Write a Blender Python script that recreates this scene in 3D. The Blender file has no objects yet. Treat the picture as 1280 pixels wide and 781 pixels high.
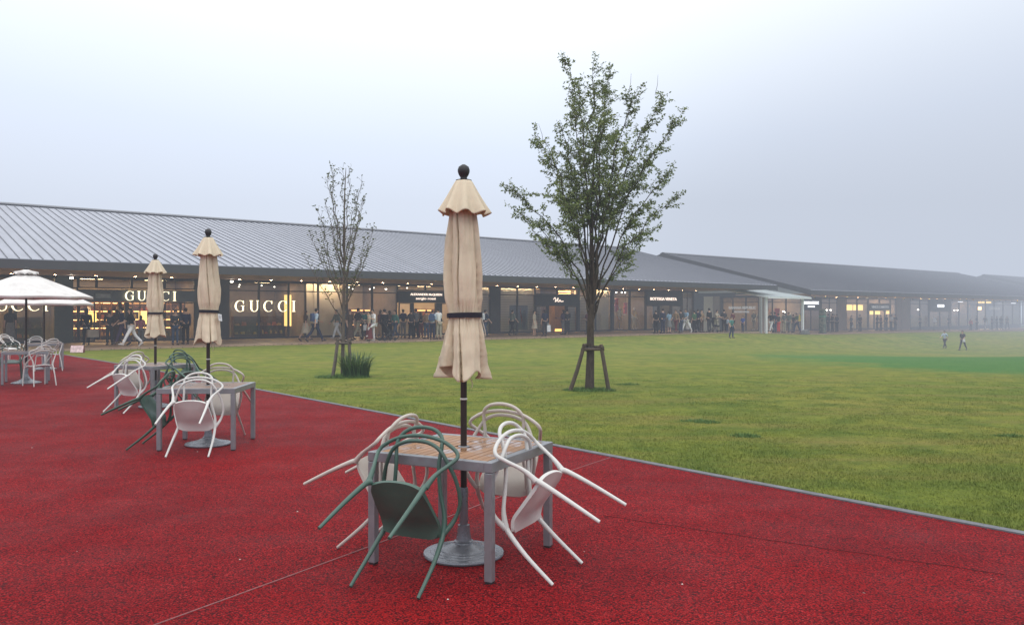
import bpy, bmesh, math, random
import numpy as np
from mathutils import Vector, Matrix, Euler, noise
D = bpy.data
C = bpy.context.scene.collection
R = math.radians
rnd = random.Random(7)

# ------------------------------------------------------------------ camera numbers
EYE, FPX, HORIZON = 1.64, 1026.0, 388.7

def ground_point(px, py, z=0.0):
    """where the sight line through a pixel of the photograph meets the level z"""
    d = (EYE - z) * FPX / (py - HORIZON)
    return Vector(((px - 640) / FPX * d, d, z))

def at_depth(px, d, z=0.0):
    return Vector(((px - 640) / FPX * d, d, z))

def sm(x, a, b):
    t = min(1.0, max(0.0, (x - a) / (b - a)))
    return t * t * (3 - 2 * t)

# building frame: x runs along the eave, y goes back into the shops
EO = Vector((-13.32, 38.5, 0.0))
EU = Vector((0.775, 0.632, 0.0)).normalized()
EN = Vector((-EU.y, EU.x, 0.0))
EANG = math.atan2(EU.y, EU.x)
FACE = 7.5

def along(px, w=FACE):
    """distance along the building at which the sight line of image column px meets the plane w behind the eave"""
    r = (px - 640) / FPX
    p = EO + EN * w
    return (r * p.y - p.x) / (EU.x - r * EU.y)

def bpt(t, w, z=0.0):
    p = EO + EU * t + EN * w
    return Vector((p.x, p.y, z))

def tw(x, y):
    d = Vector((x, y, 0)) - EO
    return d.dot(EU), d.dot(EN)

def walk_z(t):
    return 0.04 - 0.40 * sm(t, 36, 56) - 0.42 * sm(t, 56, 112)

KD = Vector((-1.0, 1.22, 0)).normalized()
KN = Vector((KD.y, -KD.x, 0))
KP = Vector((3.76, 6.02, 0))

def lawn_z(x, y):
    t, w = tw(x, y)
    d = (Vector((x, y, 0)) - KP).dot(KN)
    far = sm(d, 1.5, 22.0)
    z = (walk_z(t) - 0.06) * sm(w, -26, -1.0)
    z += -1.35 * math.exp(-((t - 50) / 28.0) ** 2 - ((w + 15) / 13.0) ** 2) * sm(-w, 0.0, 7.0)
    z += 0.03 * noise.noise(Vector((x * 0.11, y * 0.11, 3.0)))
    return -0.012 + far * z

# ------------------------------------------------------------------ object helpers
def link(o, parent=None):
    C.objects.link(o)
    if parent is not None:
        o.parent = parent
    return o

def tag(o, label=None, cat=None, group=None, kind=None):
    if label: o['label'] = label
    if cat: o['category'] = cat
    if group: o['group'] = group
    if kind: o['kind'] = kind
    return o

def empty(name, loc=(0, 0, 0), rot=(0, 0, 0), label=None, cat=None, group=None):
    o = D.objects.new(name, None)
    o.empty_display_size = 0.2
    o.location = loc
    o.rotation_euler = rot
    return tag(link(o), label, cat, group)

class MB:
    """collects shapes for one mesh object"""
    def __init__(self):
        self.v, self.f, self.m, self.cur = [], [], [], 0
    def add(self, vs, fs):
        b = len(self.v)
        self.v += [tuple(p) for p in vs]
        self.f += [tuple(i + b for i in f) for f in fs]
        self.m += [self.cur] * len(fs)
        return self
    def box(self, c, s, rz=0.0, rot=None):
        hx, hy, hz = s[0] / 2, s[1] / 2, s[2] / 2
        M = rot if rot is not None else Matrix.Rotation(rz, 3, 'Z')
        c = Vector(c)
        vs = [c + M @ Vector((x * hx, y * hy, z * hz)) for z in (-1, 1) for x, y in ((-1, -1), (1, -1), (1, 1), (-1, 1))]
        return self.add(vs, [(0, 3, 2, 1), (4, 5, 6, 7), (0, 1, 5, 4), (1, 2, 6, 5), (2, 3, 7, 6), (3, 0, 4, 7)])
    def span(self, a, b):
        return self.box([(p + q) / 2 for p, q in zip(a, b)], [abs(q - p) for p, q in zip(a, b)])
    def quad(self, a, b, c, d):
        return self.add([a, b, c, d], [(0, 1, 2, 3)])
    def tube(self, pts, rad, n=10, cap=True, flat=1.0):
        pts = [Vector(p) for p in pts]
        k = len(pts)
        if not hasattr(rad, '__len__'): rad = [rad] * k
        vs, fs = [], []
        t0 = (pts[1] - pts[0]).normalized()
        up = Vector((0, 0, 1)) if abs(t0.z) < 0.9 else Vector((1, 0, 0))
        x = t0.cross(up).normalized()
        for i in range(k):
            t = (pts[min(i + 1, k - 1)] - pts[max(i - 1, 0)]).normalized()
            x = (x - t * x.dot(t)).normalized()
            y = t.cross(x)
            for j in range(n):
                a = 2 * math.pi * j / n
                vs.append(pts[i] + (x * math.cos(a) + y * math.sin(a) * flat) * rad[i])
        for i in range(k - 1):
            for j in range(n):
                a, b = i * n + j, i * n + (j + 1) % n
                fs.append((a, b, b + n, a + n))
        if cap:
            fs.append(tuple(reversed(range(n))))
            fs.append(tuple((k - 1) * n + j for j in range(n)))
        return self.add(vs, fs)
    def lathe(self, prof, n=24, c=(0, 0, 0), cap=True):
        vs, fs = [], []
        for r, z in prof:
            for j in range(n):
                a = 2 * math.pi * j / n
                vs.append((c[0] + r * math.cos(a), c[1] + r * math.sin(a), c[2] + z))
        k = len(prof)
        for i in range(k - 1):
            for j in range(n):
                a, b = i * n + j, i * n + (j + 1) % n
                fs.append((a, b, b + n, a + n))
        if cap:
            fs.append(tuple(reversed(range(n))))
            fs.append(tuple((k - 1) * n + j for j in range(n)))
        return self.add(vs, fs)
    def prism(self, poly, a, b, axis='y'):
        """closed outline given in the plane across axis, pushed from a to b"""
        n = len(poly)
        def P(p, q): return (p[0], q, p[1]) if axis == 'y' else ((q, p[0], p[1]) if axis == 'x' else (p[0], p[1], q))
        vs = [P(p, a) for p in poly] + [P(p, b) for p in poly]
        fs = [tuple(range(n)), tuple(reversed(range(n, 2 * n)))] + [(i, i + n, (i + 1) % n + n, (i + 1) % n) for i in range(n)]
        return self.add(vs, fs)
    def mesh(self, name, mats, smooth=None, fix=False):
        me = D.meshes.new(name)
        me.from_pydata(self.v, [], self.f)
        if not isinstance(mats, (list, tuple)): mats = [mats]
        for m in mats: me.materials.append(m)
        if len(mats) > 1: me.polygons.foreach_set('material_index', self.m)
        if fix:
            bm = bmesh.new(); bm.from_mesh(me)
            bmesh.ops.recalc_face_normals(bm, faces=bm.faces[:])
            bm.to_mesh(me); bm.free()
        if smooth is not None:
            me.polygons.foreach_set('use_smooth', [True] * len(me.polygons))
            if smooth < 180: me.set_sharp_from_angle(angle=R(smooth))
        me.update()
        return me
    def build(self, name, mats, parent=None, smooth=None, bevel=0, fix=False):
        o = D.objects.new(name, self.mesh(name, mats, smooth, fix))
        link(o, parent)
        if bevel:
            b = o.modifiers.new('edge', 'BEVEL'); b.width = bevel; b.segments = 2; b.limit_method = 'ANGLE'; b.angle_limit = R(40)
        return o

def children_map():
    ch = {}
    for o in C.objects:
        if o.parent: ch.setdefault(o.parent.name, []).append(o)
    return ch

def copy_tree(o, parent=None):
    kids = list(o.children)
    c = o.copy(); C.objects.link(c)
    if parent is not None:
        c.parent = parent
    for k in kids: copy_tree(k, c)
    return c

def spline(pts, per=8, closed=False):
    """Catmull-Rom through points"""
    P = [Vector(p) for p in pts]; n = len(P); out = []
    rng = range(n if closed else n - 1)
    for i in rng:
        if closed: a, b, c, d = P[(i - 1) % n], P[i], P[(i + 1) % n], P[(i + 2) % n]
        else: a, b, c, d = P[max(i - 1, 0)], P[i], P[i + 1], P[min(i + 2, n - 1)]
        for k in range(per):
            t = k / per
            out.append(0.5 * ((2 * b) + (c - a) * t + (2 * a - 5 * b + 4 * c - d) * t * t + (3 * b - a - 3 * c + d) * t ** 3))
    if not closed: out.append(P[-1])
    return out

# ------------------------------------------------------------------ materials
class NT:
    def __init__(self, name):
        self.mat = D.materials.new(name); self.mat.use_nodes = True
        self.t = self.mat.node_tree; self.n = self.t.nodes; self.n.clear()
        self.out = self.n.new('ShaderNodeOutputMaterial')
    def node(self, kind, **kw):
        x = self.n.new('ShaderNode' + kind)
        for k, v in kw.items():
            if k.startswith('in_'): x.inputs[k[3:].replace('_', ' ')].default_value = v
            else: setattr(x, k, v)
        return x
    def l(self, a, b): self.t.links.new(a, b); return self
    def coord(self, which='Object'): return self.node('TexCoord').outputs[which]
    def noise(self, scale, detail=3, rough=0.55, vec=None, dist=0.0):
        x = self.node('TexNoise', in_Scale=scale, in_Detail=detail, in_Roughness=rough, in_Distortion=dist)
        if vec is not None: self.l(vec, x.inputs['Vector'])
        return x.outputs['Fac']
    def ramp(self, fac, stops, mode='LINEAR'):
        x = self.node('ValToRGB'); e = x.color_ramp.elements; x.color_ramp.interpolation = mode
        while len(e) < len(stops): e.new(0.5)
        for s, (p, c) in zip(e, stops):
            s.position = p; s.color = (c[0], c[1], c[2], 1) if hasattr(c, '__len__') else (c, c, c, 1)
        self.l(fac, x.inputs['Fac']); return x.outputs['Color']
    def mix(self, fac, a, b, mode='MIX'):
        x = self.node('Mix', data_type='RGBA', blend_type=mode)
        for sock, val in ((x.inputs[0], fac), (x.inputs[6], a), (x.inputs[7], b)):
            if isinstance(val, bpy.types.NodeSocket): self.l(val, sock)
            elif hasattr(val, '__len__'): sock.default_value = (val[0], val[1], val[2], 1)
            else: sock.default_value = val
        return x.outputs[2]
    def math(self, op, a, b=0.0, clamp=False):
        x = self.node('Math', operation=op, use_clamp=clamp)
        for sock, val in zip(x.inputs, (a, b)):
            if isinstance(val, bpy.types.NodeSocket): self.l(val, sock)
            else: sock.default_value = val
        return x.outputs[0]
    def bump(self, height, strength=0.3, dist=0.01):
        x = self.node('Bump', in_Strength=strength, in_Distance=dist); self.l(height, x.inputs['Height'])
        return x.outputs['Normal']
    def bsdf(self, color=None, rough=0.5, metal=0.0, normal=None, **kw):
        x = self.node('BsdfPrincipled')
        for key, val in (('Base Color', color), ('Roughness', rough), ('Metallic', metal)):
            if isinstance(val, bpy.types.NodeSocket): self.l(val, x.inputs[key])
            elif val is not None: x.inputs[key].default_value = (val[0], val[1], val[2], 1) if hasattr(val, '__len__') else val
        if normal is not None: self.l(normal, x.inputs['Normal'])
        for k, v in kw.items():
            s = x.inputs[k.replace('_', ' ')]
            if isinstance(v, bpy.types.NodeSocket): self.l(v, s)
            else: s.default_value = v
        self.l(x.outputs[0], self.out.inputs['Surface'])
        return x

_mats = {}
def plain(name, col, rough=0.5, metal=0.0, var=0.18, scale=6.0, bump=0.0, bscale=40.0, spec=0.5, coord='Object'):
    """a surface with soft blotches and uneven gloss"""
    if name in _mats: return _mats[name]
    n = NT(name); co = n.coord(coord)
    f = n.noise(scale, 4, 0.6, co)
    lo = [c * (1 - var) for c in col]; hi = [min(1, c * (1 + var)) for c in col]
    c = n.ramp(f, [(0.25, lo), (0.75, hi)])
    rr = n.ramp(n.noise(scale * 2.3, 3, 0.5, co), [(0.3, max(0.02, rough - 0.1)), (0.7, min(1, rough + 0.1))])
    nor = n.bump(n.noise(bscale, 4, 0.6, co), bump, 0.01) if bump else None
    n.bsdf(c, rr, metal, nor, Specular_IOR_Level=spec)
    _mats[name] = n.mat
    return n.mat

def glow(name, col, strength):
    if name in _mats: return _mats[name]
    n = NT(name)
    e = n.node('Emission'); e.inputs['Color'].default_value = (*col, 1); e.inputs['Strength'].default_value = strength
    n.l(e.outputs[0], n.out.inputs['Surface'])
    _mats[name] = n.mat
    return n.mat

def glass_mat(name='window_glass', tint=(0.86, 0.88, 0.88), refl=1.0):
    n = NT(name)
    tr = n.node('BsdfTransparent'); tr.inputs['Color'].default_value = (*tint, 1)
    gl = n.node('BsdfGlossy'); gl.inputs['Roughness'].default_value = 0.02; gl.inputs['Color'].default_value = (0.9, 0.93, 0.95, 1)
    fr = n.node('Fresnel'); fr.inputs['IOR'].default_value = 1.55
    f = n.math('MULTIPLY', fr.outputs[0], refl, True)
    mx = n.node('MixShader'); n.l(f, mx.inputs[0]); n.l(tr.outputs[0], mx.inputs[1]); n.l(gl.outputs[0], mx.inputs[2])
    n.l(mx.outputs[0], n.out.inputs['Surface'])
    return n.mat
GLASS = glass_mat('window_glass', (0.90, 0.91, 0.90), 1.0)
DARKGLASS = glass_mat('tinted_glass', (0.66, 0.67, 0.64), 1.0)
# ------------------------------------------------------------------ ground materials
def red_rubber():
    n = NT('red_rubber_chips'); co = n.coord('Object')
    vo = n.node('TexVoronoi', in_Scale=92.0, in_Randomness=1.0); n.l(co, vo.inputs['Vector'])
    chip = n.node('SeparateColor'); n.l(vo.outputs['Color'], chip.inputs[0])
    big = n.noise(0.55, 4, 0.6, co)
    mid = n.noise(5.0, 4, 0.65, co)
    c = n.ramp(chip.outputs[0], [(0.0, (0.12, 0.003, 0.004)), (0.35, (0.35, 0.005, 0.008)), (0.75, (0.53, 0.010, 0.014)), (1.0, (0.70, 0.060, 0.062))])
    c = n.mix(n.ramp(mid, [(0.3, 0.0), (0.75, 0.55)]), c, (0.29, 0.003, 0.006))
    # rubbed, more saturated patches round the tables
    spots = None
    for x, y, s in ((-0.75, 4.25, 1.1), (-2.7, 9.3, 1.7), (-5.4, 13.4, 1.6), (0.6, 3.9, 0.9), (-4.6, 10.4, 1.0), (2.2, 5.0, 0.8)):
        d = n.node('VectorMath', operation='DISTANCE'); n.l(co, d.inputs[0]); d.inputs[1].default_value = (x, y, 0)
        q = n.math('SUBTRACT', 1.0, n.math('DIVIDE', d.outputs['Value'], s), True)
        spots = q if spots is None else n.math('MAXIMUM', spots, q)
    sp = n.math('MULTIPLY', spots, n.ramp(n.noise(2.2, 5, 0.65, co), [(0.3, 0.0), (0.62, 1.0)]), True)
    c = n.mix(n.math('MULTIPLY', sp, 0.75), c, n.mix(chip.outputs[1], (0.36, 0.003, 0.003), (0.60, 0.014, 0.010)))
    c = n.mix(n.ramp(big, [(0.35, 0.0), (0.68, 0.5)]), c, (0.17, 0.004, 0.009))
    edge = n.ramp(vo.outputs['Distance'], [(0.0, 1.0), (0.62, 0.15)])
    c = n.mix(n.ramp(vo.outputs['Distance'], [(0.36, 0.0), (0.72, 0.9)]), c, (0.022, 0.0012, 0.003))
    h = n.math('ADD', edge, n.math('MULTIPLY', chip.outputs[2], 0.7))
    nor = n.bump(h, 0.9, 0.010)
    rr = n.ramp(n.noise(1.4, 4, 0.6, co), [(0.3, 0.50), (0.7, 0.72)])
    n.bsdf(c, rr, 0.0, nor, Specular_IOR_Level=0.05)
    return n.mat

def lawn_material(name='lawn_turf', blade=False):
    n = NT(name)
    co = n.node('NewGeometry').outputs['Position']
    a = n.noise(0.22, 5, 0.62, co, 0.4); b = n.noise(1.7, 5, 0.65, co); f = n.noise(38.0, 3, 0.7, co)
    st = n.node('Mapping'); st.inputs['Scale'].default_value = (0.35, 1.9, 1.0); st.inputs['Rotation'].default_value = (0, 0, 0.5); n.l(co, st.inputs['Vector'])
    streak = n.noise(0.8, 5, 0.62, st.outputs[0])
    c = n.ramp(a, [(0.28, (0.165, 0.222, 0.023)), (0.5, (0.250, 0.280, 0.033)), (0.72, (0.335, 0.300, 0.054))])
    c = n.mix(n.ramp(b, [(0.36, 0.85), (0.60, 0.0)]), c, (0.095, 0.160, 0.016))
    c = n.mix(n.ramp(streak, [(0.48, 0.0), (0.70, 0.8)]), c, (0.290, 0.238, 0.062))
    c = n.mix(n.ramp(n.noise(0.95, 6, 0.7, co), [(0.66, 0.0), (0.74, 0.85)]), c, (0.105, 0.072, 0.028))
    # cooler dense turf in the hollow on the far right
    sep = n.node('SeparateXYZ'); n.l(co, sep.inputs[0])
    d = n.node('VectorMath', operation='DISTANCE')
    sc = n.node('Mapping'); sc.inputs['Location'].default_value = (-27.5 * 0.0253, -30 * 0.0253, 0); sc.inputs['Scale'].default_value = (0.0253, 0.0253, 0)
    n.l(co, sc.inputs['Vector']); n.l(sc.outputs[0], d.inputs[0]); d.inputs[1].default_value = (0, 0, 0)
    q = n.math('ADD', d.outputs['Value'], n.math('MULTIPLY', n.math('SUBTRACT', n.noise(0.22, 6, 0.7, co), 0.5), 0.34))
    c = n.mix(n.ramp(q, [(0.38, 0.85), (0.48, 0.0)]), c, n.mix(b, (0.040, 0.165, 0.036), (0.080, 0.250, 0.060)))
    # fine dark green speckle over all the turf
    c = n.mix(n.ramp(f, [(0.35, 0.45), (0.65, 0.0)]), c, (0.030, 0.048, 0.008))
    if blade:
        c = n.mix(0.35, c, n.mix(f, (0.10, 0.18, 0.014), (0.34, 0.34, 0.060)))
        x = n.bsdf(c, 0.55, 0.0, None, Specular_IOR_Level=0.3)
    else:
        h = n.math('ADD', n.noise(55.0, 4, 0.7, co), n.math('MULTIPLY', n.noise(9.0, 4, 0.6, co), 0.6))
        n.bsdf(c, 0.9, 0.0, n.bump(h, 0.9, 0.04), Specular_IOR_Level=0.15)
    return n.mat

M_RED = red_rubber()
M_LAWN = lawn_material()
M_BLADE = lawn_material('grass_blades', True)
M_KERB = plain('kerb_stone', (0.13, 0.135, 0.15), 0.75, var=0.3, scale=9, bump=0.3, bscale=120)
def walk_mat():
    n = NT('walkway_paving'); co = n.coord('Object')
    br = n.node('TexBrick', offset=0.5); n.l(co, br.inputs['Vector'])
    br.inputs['Color1'].default_value = (0.34, 0.235, 0.16, 1); br.inputs['Color2'].default_value = (0.42, 0.29, 0.20, 1); br.inputs['Mortar'].default_value = (0.09, 0.07, 0.055, 1)
    br.inputs['Scale'].default_value = 1.0; br.inputs['Brick Width'].default_value = 0.6; br.inputs['Row Height'].default_value = 0.3; br.inputs['Mortar Size'].default_value = 0.012
    c = n.mix(n.ramp(n.noise(0.7, 4, 0.6, co), [(0.3, 0.0), (0.7, 0.6)]), br.outputs['Color'], (0.22, 0.155, 0.11))
    n.bsdf(c, n.ramp(n.noise(1.3, 3, 0.5, co), [(0.3, 0.3), (0.7, 0.6)]), 0.0, None)
    return n.mat
M_WALK = walk_mat()

# ------------------------------------------------------------------ ground
def grid_lines(lo, hi, fine_lo, fine_hi, fine, coarse):
    xs = list(np.arange(lo, fine_lo, coarse)) + list(np.arange(fine_lo, fine_hi, fine)) + list(np.arange(fine_hi, hi + 0.1, coarse))
    return xs
xs = grid_lines(-420, 420, -40, 110, 1.0, 20.0); ys = grid_lines(-420, 420, -10, 110, 1.0, 20.0)
mb = MB()
vs = [(x, y, lawn_z(x, y)) for y in ys for x in xs]
nx = len(xs)
fs = [(j * nx + i, j * nx + i + 1, (j + 1) * nx + i + 1, (j + 1) * nx + i) for j in range(len(ys) - 1) for i in range(nx - 1)]
mb.add(vs, fs)
lawn = tag(mb.build('lawn', M_LAWN, smooth=180), 'yellowish green mown lawn between the red plaza and the shops', kind='structure')

edge = [(40.0, -38.2), (12.0, -4.03), (3.76, 6.02), (-5.38, 17.2), (-12.0, 25.2), (-15.3, 29.0), (-17.0, 30.9), (-19.0, 32.3), (-22.5, 33.0), (-26.0, 32.4)]
edge = [Vector((x, y, 0)) for x, y in edge]
curve = edge[:4] + spline(edge[3:], 6)[1:]
t_end, w_end = tw(curve[-1].x, curve[-1].y)
poly = curve + [Vector((-60, 5, 0)), Vector((-60, -40, 0))]
bm = bmesh.new()
fa = bm.faces.new([bm.verts.new(p) for p in poly])
bmesh.ops.recalc_face_normals(bm, faces=[fa])
if fa.normal.z < 0: fa.normal_flip()
bmesh.ops.triangulate(bm, faces=[fa])
me = D.meshes.new('red_plaza'); bm.to_mesh(me); bm.free(); me.materials.append(M_RED)
plaza = tag(link(D.objects.new('red_plaza', me)), 'red rubber chip plaza paving, damp, with worn brighter patches', kind='structure')

def strip(name, pts, width, z0, z1, mat, label, off=0.0, parent=None):
    mb = MB(); vs = []; n = len(pts)
    for i, p in enumerate(pts):
        t = (pts[min(i + 1, n - 1)] - pts[max(i - 1, 0)]); t.z = 0; t.normalize(); s = Vector((t.y, -t.x, 0))
        a, b = p + s * off, p + s * (off + width)
        vs += [(a.x, a.y, z0), (a.x, a.y, z1), (b.x, b.y, z1), (b.x, b.y, z0)]
    fs = []
    for i in range(n - 1):
        for k in range(3):
            fs.append((i * 4 + k, i * 4 + k + 1, i * 4 + k + 5, i * 4 + k + 4))
    mb.add(vs, fs)
    return tag(mb.build(name, mat, parent, fix=True), label, kind='structure')
dense = []
for i in range(len(curve) - 1):
    k = max(1, int((curve[i + 1] - curve[i]).length / 0.6))
    for j in range(k): dense.append(curve[i].lerp(curve[i + 1], j / k))
dense.append(curve[-1])
strip('kerb', dense, 0.085, -0.08, 0.012, M_KERB, 'narrow grey stone edging between red plaza and lawn', off=-0.02)
M_JOINT = plain('joint_filler', (0.24, 0.085, 0.085), 0.7, var=0.25, scale=20)
M_CRACK = plain('seam_dark', (0.09, 0.005, 0.008), 0.8, var=0.3, scale=12)  # dark red of the crack itself
jp = [Vector((x, y, 0)) for x, y in ((-2.95, 2.55), (-1.02, 5.68), (0.33, 8.0), (1.10, 9.2))]
strip('plaza_joint', spline(jp, 8), 0.008, -0.01, 0.0045, M_JOINT, 'thin pinkish grey expansion joint crossing the red plaza')
jp = [Vector((0.73 + i * 0.13 , 6.59 - i * 0.082 + 0.012 * math.sin(i * 2.1) + rnd.uniform(-.008, .008), 0)) for i in range(19)]
strip('plaza_seam', jp, 0.0025, -0.01, 0.004, M_CRACK, 'dark hairline seam in the red paving right of the table')

# walkway in front of the shops
mb = MB(); vs = []; ts = list(np.arange(-60, 150, 2.0))
for t in ts:
    for w, dz in ((-0.3, -0.25), (-0.3, 0.0), (0.0, 0.005), (FACE + 0.2, 0.012)):
        vs.append(bpt(t, w, walk_z(t) + dz))
fs = [(i * 4 + k, (i + 1) * 4 + k, (i + 1) * 4 + k + 1, i * 4 + k + 1) for i in range(len(ts) - 1) for k in range(3)]
mb.add(vs, fs)
tag(mb.build('walkway', M_WALK, fix=True), 'brown paved walkway under the long eaves of the shops', kind='structure')

# grass blades: lawn near the camera, and rougher tufts
def blades(name, spots, mat, label):
    V, F = [], []
    for x, y, h, lean, k in spots:
        z = lawn_z(x, y)
        for _ in range(k):
            a = rnd.uniform(0, 6.283); ox, oy = rnd.gauss(0, 0.02), rnd.gauss(0, 0.02)
            hh = h * rnd.uniform(0.6, 1.25); wd = 0.0035 * (0.6 + hh / 0.05 * 0.5); l = lean * rnd.uniform(0.2, 1.2) * hh
            dx, dy = math.cos(a), math.sin(a); b = len(V)
            V += [(x + ox - dy * wd, y + oy + dx * wd, z), (x + ox + dy * wd, y + oy - dx * wd, z), (x + ox + dx * l, y + oy + dy * l, z + hh)]
            F.append((b, b + 1, b + 2))
    me = D.meshes.new(name); me.from_pydata(V, [], F); me.materials.append(mat); me.update()
    return tag(link(D.objects.new(name, me)), label, 'grass', kind='stuff')
spots = []
while len(spots) < 52000:
    y = 4.5 + 17.0 * rnd.random() ** 1.25
    x = rnd.uniform(-0.72, 0.72) * y
    d = (Vector((x, y, 0)) - KP).dot(KN)
    if d < 0.075 or rnd.random() < (y - 5) / 17.5: continue
    m = noise.noise(Vector((x * 0.9, y * 0.9, 0)))
    if m < -0.25 and rnd.random() < 0.6: continue
    spots.append((x, y, 0.020 + 0.012 * m + (0.014 if d < 0.3 else 0), 0.8, 4))
blades('grass', spots, M_BLADE, 'short mown grass blades covering the near lawn')
M_TUFT = plain('coarse_grass', (0.080, 0.165, 0.026), 0.6, var=0.4, scale=14)
spots = []
for px, py, rx, ry, k, h in ((868, 525, 0.26, 0.13, 90, 0.045), (884, 527, 0.20, 0.12, 110, 0.05), (930, 544, 0.20, 0.11, 130, 0.05), (940, 545, 0.13, 0.08, 70, 0.04), (880, 503, 0.9, 0.25, 90, 0.03), (737, 487, 0.55, 0.38, 420, 0.09), (785, 480, 0.3, 0.1, 80, 0.06), (428, 471, 0.7, 0.4, 420, 0.10), (1262, 544, 0.2, 0.1, 80, 0.05)):
    p = ground_point(px, py)
    for _ in range(k):
        a, r_ = rnd.uniform(0, 6.283), rnd.random() ** 0.6
        spots.append((p.x + rx * r_ * math.cos(a), p.y + ry * r_ * math.sin(a), h * rnd.uniform(0.5, 1.2) * (1.15 - r_ * 0.6), 1.0, 6))
blades('rough_grass', spots, M_TUFT, 'dark green unmown tufts dotted over the lawn')

# scraps on the paving
M_SCRAP = plain('paper_scrap', (0.62, 0.58, 0.52), 0.7, var=0.2)
mb = MB()
for px, py in ((247, 565), (853, 731), (1239, 724), (372, 640), (905, 668), (96, 690), (560, 750), (730, 690), (1080, 742), (40, 560), (300, 700)):
    p = ground_point(px, py); a = rnd.uniform(0, 3.1); s_ = rnd.uniform(0.005, 0.011)
    d = Vector((math.cos(a), math.sin(a), 0)) * s_; e_ = Vector((-d.y, d.x, 0)) * 0.7
    mb.quad(p + d + Vector((0, 0, .006)), p + e_ + Vector((0, 0, .010)), p - d + Vector((0, 0, .006)), p - e_ + Vector((0, 0, .007)))
tag(mb.build('litter', M_SCRAP), 'tiny pale scraps and petals scattered on the red paving', kind='stuff')
# ------------------------------------------------------------------ furniture materials
M_ALU = plain('brushed_aluminium', (0.27, 0.28, 0.30), 0.42, 0.55, var=0.12, scale=9, bump=0.05, bscale=160)
M_ALUW = plain('weathered_aluminium', (0.20, 0.205, 0.22), 0.5, 0.4, var=0.15, scale=7, bump=0.05, bscale=160)
M_BLACK = plain('black_plastic', (0.018, 0.018, 0.020), 0.5, var=0.2)
M_WHITE = plain('white_plastic', (0.60, 0.595, 0.57), 0.42, var=0.06, scale=5)
M_CREAM = plain('cream_plastic', (0.52, 0.47, 0.42), 0.42, var=0.08, scale=5)
M_GREEN = plain('sage_green_plastic', (0.050, 0.105, 0.082), 0.40, var=0.14, scale=5)
M_DGREEN = plain('dark_green_plastic', (0.026, 0.072, 0.048), 0.40, var=0.14, scale=5)
M_POLE = plain('dark_bronze_pole', (0.030, 0.020, 0.018), 0.38, 0.3, var=0.2, scale=12)
M_CAST = plain('cast_grey_base', (0.19, 0.20, 0.225), 0.30, 0.35, var=0.15, scale=8, bump=0.05, bscale=90)
M_STRAP = plain('navy_strap', (0.010, 0.010, 0.022), 0.7, var=0.3, scale=30)

def fabric(name, col, dirt):
    n = NT(name); co = n.coord('Object')
    w = n.node('TexWave', in_Scale=260.0, in_Distortion=1.5); n.l(co, w.inputs['Vector'])
    c = n.ramp(n.noise(3.2, 5, 0.6, co), [(0.25, [k * 0.80 for k in col]), (0.5, col), (0.8, [min(1, k * 1.12) for k in col])])
    c = n.mix(n.ramp(n.noise(9.0, 4, 0.7, co), [(0.56, 0.0), (0.75, 0.4)]), c, dirt)
    sp = n.node('SeparateXYZ'); n.l(co, sp.inputs[0])
    h = n.math('ADD', n.math('MULTIPLY', n.noise(22.0, 4, 0.6, co), 1.0), n.math('MULTIPLY', w.outputs['Fac'], 0.01))
    p = n.node('BsdfPrincipled'); p.inputs['Roughness'].default_value = 0.85; p.inputs['Specular IOR Level'].default_value = 0.15
    n.l(c, p.inputs['Base Color']); n.l(n.bump(h, 0.35, 0.008), p.inputs['Normal'])
    tr = n.node('BsdfTranslucent'); n.l(c, tr.inputs['Color'])
    mx = n.node('MixShader'); mx.inputs[0].default_value = 0.16
    n.l(p.outputs[0], mx.inputs[1]); n.l(tr.outputs[0], mx.inputs[2]); n.l(mx.outputs[0], n.out.inputs['Surface'])
    return n.mat
M_CANVAS = fabric('beige_canvas', (0.76, 0.66, 0.50), (0.55, 0.45, 0.32))
M_CANVASW = fabric('white_canvas', (0.78, 0.76, 0.74), (0.50, 0.46, 0.43))

def teak(name, lo, hi, wet):
    n = NT(name); co = n.coord('Object')
    mp = n.node('Mapping'); mp.inputs['Scale'].default_value = (1.2, 14.0, 6.0); n.l(co, mp.inputs['Vector'])
    g = n.noise(3.0, 6, 0.65, mp.outputs[0], 0.6)
    c = n.ramp(g, [(0.25, lo), (0.75, hi)])
    g2 = n.node('Mapping'); g2.inputs['Scale'].default_value = (0.01, 16.13, 0.01); n.l(co, g2.inputs['Vector'])
    c = n.mix(n.ramp(n.noise(1.0, 0, 0.5, g2.outputs[0]), [(0.3, 0.0), (0.7, 0.55)]), c, [k * 0.72 for k in lo])
    pud = n.ramp(n.noise(3.2, 3, 0.55, co, 0.3), [(0.50, 0.0), (0.60, 1.0)])
    rr = n.math('SUBTRACT', 0.55, n.math('MULTIPLY', pud, wet))
    c = n.mix(n.math('MULTIPLY', pud, 0.4), c, [k * 0.55 for k in lo])
    n.bsdf(c, rr, 0.0, n.bump(g, 0.12, 0.003), Specular_IOR_Level=0.5, Coat_Weight=n.math('MULTIPLY', pud, 0.7 * wet), Coat_Roughness=0.04)
    return n.mat
M_TEAK = teak('wet_teak', (0.27, 0.135, 0.062), (0.46, 0.25, 0.125), 0.42)
M_TEAKOLD = teak('greyed_teak', (0.20, 0.125, 0.095), (0.33, 0.22, 0.17), 0.3)
M_GAP = plain('slat_gap_dark', (0.02, 0.012, 0.009), 0.9, var=0.2)  # near-black cross battens showing between the slats

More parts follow.
